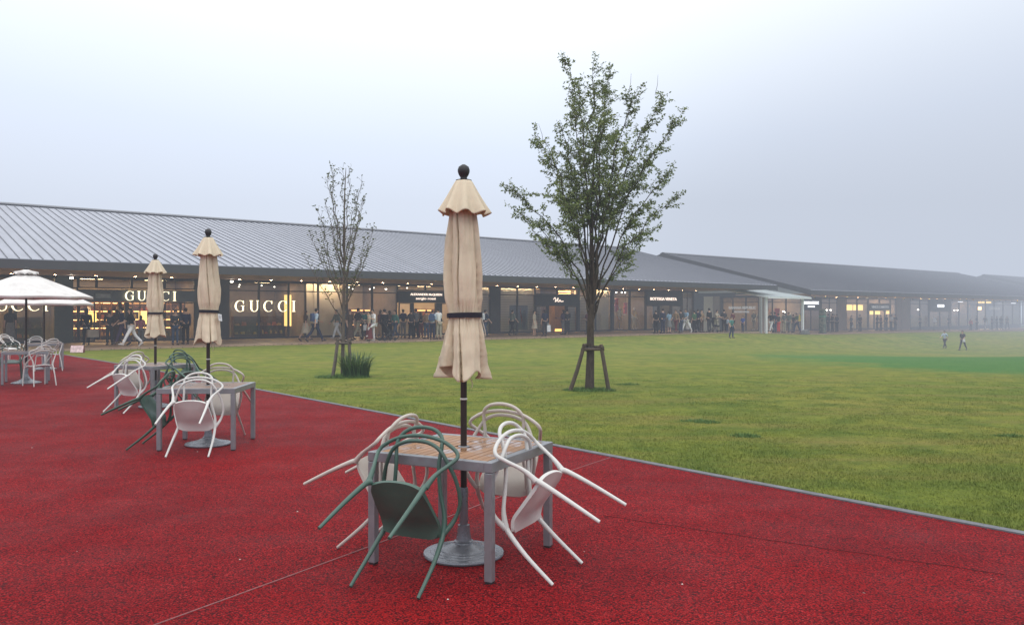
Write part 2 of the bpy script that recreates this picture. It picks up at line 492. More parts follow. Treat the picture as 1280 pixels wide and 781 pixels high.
# ------------------------------------------------------------------ table
TS = 0.91
def make_table(name_mat):
    """square cafe table, local x along the slats; centre at the origin"""
    root = empty('cafe_table')
    h = TS / 2
    fr = MB()
    fw, fh, z1 = 0.052, 0.062, 0.730
    for s in (-1, 1):
        fr.box((0, s * (h - fw / 2), z1 - fh / 2), (TS, fw, fh))
        fr.box((s * (h - fw / 2), 0, z1 - fh / 2), (fw, TS - 2 * fw, fh))
    fr.build('frame', M_ALU, root, bevel=0.004)
    top = MB(); top.cur = 0
    n = 14; inner = TS - 2 * fw - 0.006; pitch = inner / n
    for i in range(n):
        y = -inner / 2 + (i + 0.5) * pitch
        dz = rnd.uniform(-0.0008, 0.0008)
        if abs(y) < 0.04:
            for s in (-1, 1): top.box((s * (inner / 4 + 0.014), y, z1 - 0.011 + dz), (inner / 2 - 0.028, pitch - 0.006, 0.020))
        else:
            top.box((0, y, z1 - 0.011 + dz), (inner, pitch - 0.006, 0.020))
    top.cur = 1
    for s in (-1, 1):
        top.box((s * inner * 0.26, 0, z1 - 0.034), (0.04, inner, 0.02))
    top.build('slat_top', [name_mat, M_GAP], root, bevel=0.0015)
    ring = MB(); ring.lathe([(0.029, -0.012), (0.040, -0.002), (0.038, 0.004), (0.0262, 0.006), (0.0262, -0.03)], 20, (0, 0, z1), cap=False)
    ring.build('pole_collar', M_ALU, root, smooth=40)
    for sx, sy in ((-1, -1), (1, -1), (1, 1), (-1, 1)):
        lg = MB()
        lg.box((sx * (h - 0.0265), sy * (h - 0.0265), (0.012 + z1 - fh - 0.002) / 2), (0.051, 0.051, z1 - fh - 0.014))
        o = lg.build('leg', M_ALU, root, bevel=0.004)
        ft = MB(); ft.box((sx * (h - 0.0265), sy * (h - 0.0265), 0.006), (0.042, 0.042, 0.012))
        ft.build('foot', M_BLACK, o)
    return root

# ------------------------------------------------------------------ chair: origin midway between the front feet, y = the way one sits
FW = 0.235
def chair_meshes():
    out = {}
    # seat shell: dished, front lip rolled down
    bm = bmesh.new(); nu, nv = 15, 16; rows = []
    for j in range(nv):
        v = j / (nv - 1); y = -0.01 - 0.415 * v
        row = []
        for i in range(nu):
            u = 2 * i / (nu - 1) - 1
            wd = 0.214 - 0.026 * v
            fr = max(0.0, (0.34 - v) / 0.34); bk = max(0.0, (v - 0.80) / 0.20)
            wd *= 1 - 0.06 * fr ** 3 - 0.08 * bk ** 2
            yy = y - 0.040 * abs(u) ** 5.0 * fr ** 1.2 + 0.018 * abs(u) ** 2 * bk
            z = 0.462 - 0.030 * (1 - u * u) * math.sin(min(1, v * 1.15) * 3.0) - 0.048 * fr ** 2.0 + 0.016 * bk ** 1.5 * (1 - 0.5 * u * u) - 0.016 * abs(u) ** 3
            row.append(bm.verts.new((u * wd, yy, z)))
        rows.append(row)
    for j in range(nv - 1):
        for i in range(nu - 1):
            bm.faces.new((rows[j][i], rows[j][i + 1], rows[j + 1][i + 1], rows[j + 1][i]))
    bmesh.ops.recalc_face_normals(bm, faces=bm.faces[:])
    if bm.faces[0].normal.z < 0: bmesh.ops.reverse_faces(bm, faces=bm.faces[:])
    r = bmesh.ops.solidify(bm, geom=bm.faces[:], thickness=0.022)
    bmesh.ops.recalc_face_normals(bm, faces=bm.faces[:])
    me = D.meshes.new('seat'); bm.to_mesh(me); bm.free()
    me.polygons.foreach_set('use_smooth', [True] * len(me.polygons)); me.set_sharp_from_angle(angle=R(60))
    out['seat'] = me
    legs = []
    for s in (-1, 1):
        legs.append(MB().tube(spline([(s * FW, 0.0, 0.0), (s * 0.228, -0.012, 0.23), (s * 0.212, -0.035, 0.40), (s * 0.200, -0.055, 0.455)], 5), [0.0105 + 0.0085 * k / 15 for k in range(16)], 12))
        legs.append(MB().tube(spline([(s * FW, -0.505, 0.0), (s * 0.222, -0.465, 0.23), (s * 0.203, -0.425, 0.42), (s * 0.188, -0.405, 0.460)], 5), [0.0105 + 0.0095 * k / 15 for k in range(16)], 12))
    out['legs'] = [l.mesh('leg', [], smooth=50) for l in legs]
    def hoop(half, rad=0.0125):
        full = half + [(-x, y, z) for x, y, z in reversed(half[:-1])]
        p = spline(full, 7); n = len(p)
        rr = [rad + 0.008 * max(0, 1 - min(i, n - 1 - i) / 9.0) for i in range(n)]
        return MB().tube(p, rr, 10).mesh('back_hoop', [], smooth=60)
    out['hoops'] = [
        hoop([(0.200, -0.410, 0.455), (0.222, -0.418, 0.55), (0.268, -0.405, 0.665), (0.286, -0.400, 0.725), (0.262, -0.415, 0.765), (0.180, -0.445, 0.800), (0.09, -0.460, 0.818), (0, -0.465, 0.824)]),
        hoop([(0.206, -0.045, 0.440), (0.200, -0.115, 0.515), (0.168, -0.225, 0.600), (0.155, -0.345, 0.690), (0.163, -0.425, 0.770), (0.146, -0.455, 0.830), (0.088, -0.475, 0.870), (0, -0.482, 0.883)]),
        hoop([(0.208, -0.040, 0.440), (0.252, -0.070, 0.525), (0.280, -0.145, 0.600), (0.262, -0.260, 0.662), (0.212, -0.370, 0.710), (0.160, -0.430, 0.748), (0.085, -0.452, 0.776), (0, -0.457, 0.784)]),
    ]
    return out
_ch = chair_meshes()
_first_chair = {}
def chair(x, y, ang, tilt, mat, label, group, z=0.0):
    """ang: world direction the sitter faces; tilt: degrees tipped forward on the front feet"""
    if mat.name not in _first_chair:
        root = empty('armchair')
        def part(nm, me):
            me = me.copy(); me.materials.clear(); me.materials.append(mat)
            return link(D.objects.new(nm, me), root)
        part('seat', _ch['seat'])
        for m in _ch['legs']:
            lg = part('leg', m)
        for m in _ch['hoops']: part('back_hoop', m)
        _first_chair[mat.name] = root
        r = root
    else:
        r = copy_tree(_first_chair[mat.name])
    r.location = (x, y, z + 0.010 * math.sin(R(tilt)))
    r.rotation_euler = (R(-tilt), 0, ang - math.pi / 2)
    tag(r, label, 'chair', group)
    return r

# ------------------------------------------------------------------ closed parasol
def fold_set(seed):
    """uneven widths and depths of the folds of a strapped canopy"""
    r_ = random.Random(seed * 17 + 3); n = 7
    ws = [r_.uniform(0.45, 1.6) for _ in range(n)]; t = sum(ws); cuts = []; a = r_.uniform(0, 1)
    for w in ws:
        cuts.append(a); a += w / t * 2 * math.pi
    return cuts, [r_.uniform(0.55, 1.25) for _ in range(n)], [r_.uniform(-1, 1) for _ in range(n)]
def fold_r(th, R0, amp, fs, z, seed):
    cuts, dep, sk = fs; n = len(cuts)
    cz = [c + 0.20 * noise.noise(Vector((z * 1.3, k * 3.1, seed * 2.7))) for k, c in enumerate(cuts)]
    t = (th - cz[0]) % (2 * math.pi) + cz[0]
    k = n - 1
    for i in range(n - 1):
        if t < cz[i + 1]: k = i; break
    a, b = cz[k], (cz[k + 1] if k < n - 1 else cz[0] + 2 * math.pi)
    u = min(1.0, max(0.0, (t - a) / (b - a)))
    if sk[k] < 0: u = 1 - u
    lobe = (u / 0.93) ** 0.62 if u < 0.93 else (1 - (u - 0.93) / 0.07) ** 0.8
    d = dep[k] * (0.75 + 0.5 * noise.noise(Vector((z * 2.1, k * 5.3, seed))))
    return R0 * (1 - amp * (1 - lobe) * d + 0.12 * (dep[k] - 0.9) * lobe)

def closed_parasol(loc, height, seed, label, rot=0.0, scale=1.0, label_tag=False):
    root = empty('parasol', loc, (0, 0, rot), label, 'parasol', 'closed beige parasols')
    H = height
    pl = MB(); pl.tube([(0, 0, 0.40), (0, 0, 1.2), (0, 0, H - 0.09)], 0.0215, 16); pl.build('pole', M_POLE, root, smooth=50)
    b = MB()
    b.lathe([(0.268, 0.006), (0.272, 0.016), (0.268, 0.026), (0.225, 0.032), (0.222, 0.036), (0.196, 0.038), (0.193, 0.042), (0.165, 0.045), (0.160, 0.051), (0.130, 0.056), (0.095, 0.074), (0.066, 0.084), (0.062, 0.092), (0.066, 0.097), (0.052, 0.106), (0.044, 0.150), (0.040, 0.205), (0.0295, 0.210), (0.0295, 0.445), (0.027, 0.455), (0.022, 0.457)], 56)
    b.lathe([(0.25, 0.0), (0.25, 0.008)], 40)
    b.build('base', M_CAST, root, smooth=35)
    f = MB(); f.lathe([(0.052, H - 0.115), (0.054, H - 0.105), (0.024, H - 0.097), (0.022, H - 0.088), (0.033, H - 0.070), (0.040, H - 0.052), (0.041, H - 0.036), (0.034, H - 0.016), (0.020, H - 0.006), (0.010, H)], 20)
    f.build('finial', M_BLACK, root, smooth=45)
    # hanging canopy
    rr = random.Random(seed)
    zt, zb = H - 0.14, H - 1.40
    zs = H - 1.015                                    # strap height
    prof = [(zt, 0.050, 0.12), (H - 0.30, 0.092, 0.36), (H - 0.50, 0.110, 0.46), (H - 0.75, 0.130, 0.40), (H - 0.90, 0.124, 0.36), (zs + 0.03, 0.106, 0.24), (zs, 0.097, 0.10), (zs - 0.03, 0.104, 0.22), (H - 1.15, 0.128, 0.34), (H - 1.28, 0.154, 0.46), (zb, 0.180, 0.55)]
    nz, na = 110, 224; V, F = [], []; fset = fold_set(seed)
    for j in range(nz):
        z = zt + (zb - zt) * j / (nz - 1)
        for k in range(len(prof) - 1):
            if prof[k][0] >= z >= prof[k + 1][0] - 1e-6: break
        u = (prof[k][0] - z) / (prof[k][0] - prof[k + 1][0]); u = u * u * (3 - 2 * u) * 0.6 + u * 0.4
        r0 = prof[k][1] + (prof[k + 1][1] - prof[k][1]) * u; am = prof[k][2] + (prof[k + 1][2] - prof[k][2]) * u
        below = max(0, (zs - z) / (zs - zb))
        for i in range(na):
            th = 2 * math.pi * i / na
            ph = seed * 1.7 + 0.22 * math.sin(z * 3.1 + seed) + 0.10 * noise.noise(Vector((z * 2.5, seed, 0)))
            nv = noise.noise(Vector((math.cos(th) * 1.6, math.sin(th) * 1.6, z * 2.2 + seed * 5)))
            nw = noise.noise(Vector((math.cos(th) * 5, math.sin(th) * 5, z * 5 + seed * 9)))
            near = math.exp(-((z - zs) / 0.10) ** 2)
            r = fold_r(th + 0.10 * nv + 0.28 * (z - zs), r0 * 1.06, am * 1.75, fset, z, seed) * (1 + 0.19 * nv + 0.07 * nw)
            r += near * 0.006 * math.sin(th * 31 + 4 * nw)
            zz = z
            if below > 0:
                zz = z - below * 0.055 * noise.noise(Vector((math.cos(th) * 1.3, math.sin(th) * 1.3, seed * 3.3))) - below * 0.03 * math.sin(th * 4 + ph * 2)
                r *= 1 + 0.16 * below * noise.noise(Vector((math.cos(th) * 1.1 + 9, math.sin(th) * 1.1, seed)))
            V.append((r * math.cos(th), r * math.sin(th), zz))
    for j in range(nz - 1):
        for i in range(na):
            a, b_ = j * na + i, j * na + (i + 1) % na
            F.append((a, a + na, b_ + na, b_))
    mb = MB(); mb.add(V, F); V0 = V; can = mb.build('canopy', M_CANVAS, root, smooth=180)
    so = can.modifiers.new('cloth', 'SOLIDIFY'); so.thickness = 0.004; so.offset = -1
    # short cape above
    V, F = [], []; nz2, na2 = 26, 160
    for j in range(nz2):
        u = j / (nz2 - 1)
        for i in range(na2):
            th = 2 * math.pi * i / na2
            nv = noise.noise(Vector((math.cos(th) * 1.5, math.sin(th) * 1.5, seed * 7 + u)))
            wv = 0.5 + 0.5 * math.cos(th * 8 + seed + 0.5 * nv)
            r = 0.046 + (0.058 * u ** 0.6 + 0.062 * u ** 1.7) * (1 + 0.15 * nv) + (wv - 0.5) * 0.040 * u ** 1.4
            z = H - 0.105 - 0.225 * u ** 1.1 + (wv - 0.5) * 0.022 * u - 0.016 * nv * u
            V.append((r * math.cos(th), r * math.sin(th), z))
    for j in range(nz2 - 1):
        for i in range(na2):
            a, b_ = j * na2 + i, j * na2 + (i + 1) % na2
            F.append((a, a + na2, b_ + na2, b_))
    mb = MB(); mb.add(V, F); cp = mb.build('cape', M_CANVAS, root, smooth=180)
    so = cp.modifiers.new('cloth', 'SOLIDIFY'); so.thickness = 0.004; so.offset = -1
    # strap
    ring = {}
    for (x, y, z) in V0:
        if abs(z - zs) < 0.024:
            k = int((math.atan2(y, x) % (2 * math.pi)) / (2 * math.pi) * 72); ring[k] = max(ring.get(k, 0), math.hypot(x, y))
    def strap_r(th):
        k0 = th / (2 * math.pi) * 72
        return max(ring.get(int(k0 + d) % 72, 0.09) * math.cos(2 * math.pi * d / 72) for d in range(-10, 11)) + 0.003
    V, F = [], []; n = 64
    for i in range(n):
        th = 2 * math.pi * i / n; r = strap_r(th)
        for dr, dz in ((0, -0.017), (0.004, -0.017), (0.004, 0.017), (0, 0.017)):
            V.append(((r + dr) * math.cos(th), (r + dr) * math.sin(th), zs + dz + 0.004 * math.sin(th + seed)))
    for i in range(n):
        for k in range(4):
            a, b_ = i * 4 + k, i * 4 + (k + 1) % 4; c, d = ((i + 1) % n) * 4 + (k + 1) % 4, ((i + 1) % n) * 4 + k
            F.append((a, d, c, b_))
    mb = MB(); mb.add(V, F); st = mb.build('strap', M_STRAP, root, smooth=50)
    tl = MB(); tl.tube([(0.10, -0.02, zs), (0.125, -0.025, zs - 0.03), (0.145, -0.03, zs - 0.10), (0.150, -0.03, zs - 0.14)], [0.008, 0.009, 0.009, 0.006], 8, flat=0.35)
    tl.build('strap_end', M_CANVASW, st, smooth=50)
    co = MB(); co.lathe([(0.023, -0.006), (0.0245, -0.004), (0.0245, 0.004), (0.023, 0.006)], 16, (0, 0, 1.05)); co.build('pole_ring', M_WHITE, root, smooth=40)
    cd = MB(); cd.tube(spline([(0.03, -0.02, zb + 0.04), (0.034, -0.024, zb - 0.02), (0.05, -0.03, zb - 0.07), (0.046, -0.03, zb - 0.10)], 4), 0.003, 6); cd.build('pull_cord', M_CANVAS, root, smooth=60)
    if label_tag:
        tg = MB(); tg.box((0.062, -0.135, zs - 0.075), (0.085, 0.002, 0.085), rot=Euler((-0.16, 0.12, 0.30)).to_matrix())
        tg.cur = 1
        for q in range(5):
            tg.box((0.061 - 0.004, -0.1375 - 0.003 + 0.0045 * (q - 2) * 0.3, zs - 0.050 - q * 0.012), (0.055, 0.0012, 0.003), rot=Euler((-0.16, 0.12, 0.30)).to_matrix())
        tg.build('fabric_label', [plain('paper_white', (0.72, 0.74, 0.76), 0.6), plain('print_grey', (0.35, 0.37, 0.42), 0.7)], root)
    return root

# ------------------------------------------------------------------ open parasol
def open_parasol(loc, peak, rad, rot, label, mat):
    root = empty('parasol', loc, (0, 0, rot), label, 'parasol', 'open white parasols')
    rim = peak - 0.62
    pl = MB(); pl.tube([(0, 0, 0.04), (0, 0, 1.2), (0, 0, peak + 0.01)], 0.024, 14); pl.build('pole', M_POLE, root, smooth=50)
    V, F = [], []; n = 8; nr = 10; seg = 6
    for j in range(nr + 1):
        u = 0.13 + 0.87 * j / nr
        for k in range(n):
            for s in range(seg):
                t = s / seg
                a0, a1 = 2 * math.pi * k / n, 2 * math.pi * (k + 1) / n
                p = Vector((math.cos(a0), math.sin(a0), 0)).lerp(Vector((math.cos(a1), math.sin(a1), 0)), t) * rad * u
                sag = math.sin(math.pi * t) * (0.035 * u)
                hem = 0.05 * u ** 8 * math.sin(math.pi * t)
                V.append((p.x, p.y, peak - 0.06 - (peak - rim - 0.06) * (u ** 1.08) - sag + hem))
    m = n * seg
    for j in range(nr):
        for i in range(m):
            a, b = j * m + i, j * m + (i + 1) % m
            F.append((a, b, b + m, a + m))
    # short hanging hem
    base = len(V)
    for i in range(m):
        x, y, z = V[nr * m + i]; V.append((x * 1.004, y * 1.004, z - 0.055))
    for i in range(m): F.append((nr * m + i, nr * m + (i + 1) % m, base + (i + 1) % m, base + i))
    mb = MB(); mb.add(V, F); c = mb.build('canopy', mat, root, smooth=25)
    so = c.modifiers.new('cloth', 'SOLIDIFY'); so.thickness = 0.004
    # vent cap with wavy flaps
    V, F = [], []; m2 = 64
    for j in range(5):
        u = j / 4
        for i in range(m2):
            th = 2 * math.pi * i / m2; wv = abs(math.sin(th * 4))
            r = 0.04 + (0.22 * rad / 1.45) * u
            V.append((r * math.cos(th), r * math.sin(th), peak + 0.005 - 0.085 * u + 0.035 * wv * u ** 2))
    for i in range(m2):
        x, y, z = V[4 * m2 + i]; V.append((x * 1.03, y * 1.03, z - 0.035))
    for j in range(5):
        for i in range(m2): F.append((j * m2 + i, j * m2 + (i + 1) % m2, (j + 1) * m2 + (i + 1) % m2, (j + 1) * m2 + i))
    mb = MB(); mb.add(V, F); mb.build('vent_cap', mat, root, smooth=60)
    f = MB(); f.lathe([(0.045, -0.03), (0.05, -0.01), (0.05, 0.01), (0.035, 0.03), (0.012, 0.04)], 16, (0, 0, peak + 0.02)); f.build('finial', M_BLACK, root, smooth=45)
    hub = MB(); hub.lathe([(0.03, -0.05), (0.055, -0.02), (0.055, 0.02), (0.03, 0.05)], 14, (0, 0, rim + 0.02)); hub.build('hub', M_POLE, root, smooth=45)
    for k in range(n):
        a = 2 * math.pi * k / n; d = Vector((math.cos(a), math.sin(a), 0))
        rb = MB(); rb.tube([d * 0.04 + Vector((0, 0, peak - 0.10)), d * rad * 0.97 + Vector((0, 0, rim - 0.012))], 0.011, 6)
        r_ = rb.build('rib', M_POLE, root, smooth=60)
        sb = MB(); sb.tube([d * 0.04 + Vector((0, 0, rim + 0.02)), d * rad * 0.5 + Vector((0, 0, rim + 0.285))], 0.009, 6)
        sb.build('strut', M_POLE, r_, smooth=60)
    b = MB(); b.lathe([(0.31, 0.0), (0.315, 0.012), (0.27, 0.03), (0.16, 0.06), (0.09, 0.10), (0.05, 0.17), (0.036, 0.25), (0.034, 0.40), (0.026, 0.41)], 40); b.build('base', M_CAST, root, smooth=40)
    return root

# ------------------------------------------------------------------ the three table groups (corner nearest the camera, direction of the slats)
def corner_set(F, yaw):
    F = Vector((*F, 0)); Rv = Vector((math.cos(yaw), math.sin(yaw), 0)); Lv = Vector((-math.sin(yaw), math.cos(yaw), 0))
    return F, Rv, Lv, F + (Rv + Lv) * TS / 2
T1 = corner_set((-0.123, 4.915), 1.105)
T2 = corner_set((-3.257, 9.648), 1.615)
T3 = corner_set((-5.889, 13.435), 1.121)

def place_table(src, T, yaw, label, extra=0.0):
    r = src if src.get('label') is None else copy_tree(src)
    r.location = T[3]; r.rotation_euler = (0, 0, yaw + extra)
    return tag(r, label, 'table', 'cafe tables on the red plaza')
tb = make_table(M_TEAK)
place_table(tb, T1, 1.105, 'nearest cafe table with wet slatted teak top and grey metal frame')
tb2 = make_table(M_TEAKOLD)
place_table(tb2, T2, 1.615, 'dull brown topped cafe table with one white chair tipped on its near side', math.pi / 2)
place_table(tb2, T3, 1.121, 'cafe table of the second parasol from the left, white and green chairs leaning on it')

def lean(T, side, u, out, tilt, mat, label, group, skew=0.0):
    """lean a chair on one side of a table: side F (near left), R (near right), B (far right), L (far left); u along it, out from it"""
    F, Rv, Lv, c = T
    if side == 'near_left': p = F + Lv * u - Rv * out; d = Rv
    elif side == 'near_right': p = F + Rv * u - Lv * out; d = Lv
    elif side == 'far_right': p = F + Rv * TS + Lv * u + Rv * out; d = -Rv
    else: p = F + Lv * TS + Rv * u + Lv * out; d = -Lv
    return chair(p.x, p.y, math.atan2(d.y, d.x) + skew, tilt, mat, label, group)
G1, G2, G3 = 'chairs tipped against the nearest table', 'chairs tipped against the middle table', 'chairs tipped against the third table'
lean(T1, 'near_left', 0.490, 0.413, 55, M_GREEN, 'sage green armchair tipped forward against the nearest table', G1, 0.02)
lean(T1, 'near_right', 0.385, 0.335, 54, M_WHITE, 'white armchair tipped on the near right side of the nearest table', G1, 0.0)
lean(T1, 'far_right', 0.43, 0.34, 46, M_CREAM, 'white armchair leaning on the far lawn side of the nearest table', G1)
lean(T1, 'far_left', 0.43, 0.40, 54, M_CREAM, 'white armchair half hidden behind the green one at the nearest table', G1)
lean(T2, 'near_left', 0.40, 0.45, 54, M_WHITE, 'white armchair tipped towards us against the near side of the middle table', G2)
lean(T2, 'far_right', 0.46, 0.32, 46, M_CREAM, 'white armchair leaning on the far lawn side of the middle table', G2)
lean(T2, 'far_left', 0.30, 0.37, 55, M_DGREEN, 'dark green armchair on the left of the middle table, legs pointing left', G2)
lean(T3, 'near_left', 0.36, 0.45, 55, M_WHITE, 'bright white armchair tipped against the near side of the third table', G3)
lean(T3, 'far_left', 0.46, 0.38, 52, M_CREAM, 'white armchair behind the bright white one on the left side of the third table', G3)
lean(T3, 'near_right', 0.50, 0.40, 52, M_GREEN, 'green armchair tipped against the right side of the third table', G3)
lean(T3, 'far_right', 0.44, 0.36, 48, M_DGREEN, 'dark green armchair leaning on the lawn side of the third table', G3)

closed_parasol(T1[3], 2.625, 3, 'tall closed beige parasol standing through the nearest table', 0.5)
closed_parasol(T2[3], 2.65, 5, 'closed beige parasol with a white label under its strap at the middle table', 1.1, label_tag=True)
closed_parasol(T3[3], 2.62, 8, 'closed beige parasol at the third table in front of the lit shop doorway', 2.0)

# left-hand cafe group
GA = 'upright chairs on the far left'
pA = Vector((-11.08, 18.72, 0)); yA = math.atan2(0.40, 0.79)
pB = Vector((-13.25, 23.25, 0))
for p, ya, lb in ((pA, yA, 'cafe table under the big open white parasol'), (pB, yA + 0.1, 'cafe table further back beside the shops, right end bare')):
    r = copy_tree(tb2); r.location = p; r.rotation_euler = (0, 0, ya); tag(r, lb, 'table', 'cafe tables on the red plaza')
open_parasol(pA, 2.58, 1.36, 0.42, 'large open white parasol over the left table', M_CANVASW)
open_parasol(pB, 2.46, 1.26, 0.30, 'second open white parasol mostly hidden behind the first', M_CANVASW)
def up(x, y, d, mat, label):
    a = math.atan2(d[1], d[0]); f = Vector((math.cos(a), math.sin(a), 0)) * 0.25
    chair(x + f.x, y + f.y, a, 0, mat, label, GA)
up(-10.42, 18.10, (-0.82, 0.57), M_WHITE, 'white armchair standing upright at the right end of the left table')
up(-12.70, 22.50, (-0.85, 0.50), M_WHITE, 'white armchair standing at the front of the further table')
up(-14.10, 24.25, (0.35, -0.93), M_WHITE, 'white armchair on the far side of the further table, only its back showing')
up(-11.95, 19.55, (0.55, -0.83), M_GREEN, 'green armchair standing at the left table with its seat edge in view')
up(-16.3, 26.6, (0.9, -0.3), M_WHITE, 'white armchair cut by the left edge beyond the tables')
# ------------------------------------------------------------------ trees
def bark(name, lo, hi):
    n = NT(name); co = n.coord('Object')
    mp = n.node('Mapping'); mp.inputs['Scale'].default_value = (9, 9, 2.2); n.l(co, mp.inputs['Vector'])
    g = n.noise(3.0, 6, 0.7, mp.outputs[0], 0.5)
    c = n.ramp(g, [(0.3, lo), (0.7, hi)])
    c = n.mix(n.ramp(n.noise(3.5, 4, 0.6, co), [(0.55, 0.0), (0.7, 0.6)]), c, (0.075, 0.085, 0.055))
    n.bsdf(c, 0.85, 0.0, n.bump(g, 0.7, 0.02), Specular_IOR_Level=0.25)
    return n.mat
M_BARK = bark('dark_bark', (0.035, 0.026, 0.021), (0.095, 0.074, 0.060))
M_BARK2 = bark('grey_bark', (0.085, 0.070, 0.060), (0.180, 0.150, 0.126))
M_STAKE = bark('stake_wood', (0.060, 0.045, 0.035), (0.150, 0.115, 0.090))

def leafmat(name, a, b, c3):
    n = NT(name)
    oi = n.node('NewGeometry')
    co = oi.outputs['Position']
    r = oi.outputs['Random Per Island']
    c = n.ramp(r, [(0.0, a), (0.55, b), (1.0, c3)])
    c = n.mix(n.ramp(n.noise(0.9, 3, 0.6, co), [(0.35, 0.0), (0.7, 0.7)]), c, [k * 0.62 for k in a])
    p = n.node('BsdfPrincipled'); p.inputs['Roughness'].default_value = 0.45; n.l(c, p.inputs['Base Color'])
    tr = n.node('BsdfTranslucent'); n.l(n.mix(0.5, c, (0.16, 0.20, 0.03)), tr.inputs['Color'])
    mx = n.node('MixShader'); mx.inputs[0].default_value = 0.25
    n.l(p.outputs[0], mx.inputs[1]); n.l(tr.outputs[0], mx.inputs[2]); n.l(mx.outputs[0], n.out.inputs['Surface'])
    return n.mat
M_LEAF = leafmat('zelkova_leaf', (0.115, 0.165, 0.050), (0.205, 0.275, 0.080), (0.340, 0.390, 0.140))
M_BUD = leafmat('young_leaf', (0.075, 0.095, 0.045), (0.125, 0.145, 0.065), (0.20, 0.21, 0.10))
M_BLADEG = leafmat('strap_leaf', (0.030, 0.080, 0.028), (0.055, 0.130, 0.045), (0.110, 0.210, 0.080))

def bez(p, q, bend, n=9):
    """a limb from p to q that starts steeply and leans outwards"""
    c1 = p + Vector((0, 0, (q.z - p.z) * 0.45)) + (q - p) * 0.10 + bend
    out = []
    for i in range(n + 1):
        t = i / n
        b = p * (1 - t) ** 2 + c1 * 2 * t * (1 - t) + q * t * t
        out.append(b + Vector((rnd.gauss(0, 1), rnd.gauss(0, 1), rnd.gauss(0, 1))) * 0.010 * (1 if 0 < i < n else 0) * (q - p).length)
    return out

class Leaves:
    def __init__(self): self.V, self.F = [], []
    def leaf(self, p, d, size, wide=0.5):
        d = d.normalized(); s = d.cross(Vector((rnd.gauss(0, 1), rnd.gauss(0, 1), rnd.gauss(0, 1)))).normalized() * size * wide * 0.5
        nrm = d.cross(s).normalized() * size * 0.12
        b = len(self.V); m = p + d * size * 0.45
        self.V += [p, m + s + nrm, p + d * size, m - s + nrm]
        self.F += [(b, b + 1, b + 2), (b, b + 2, b + 3)]
    def build(self, name, mat, parent):
        me = D.meshes.new(name); me.from_pydata([tuple(v) for v in self.V], [], self.F); me.materials.append(mat); me.update()
        return link(D.objects.new(name, me), parent)

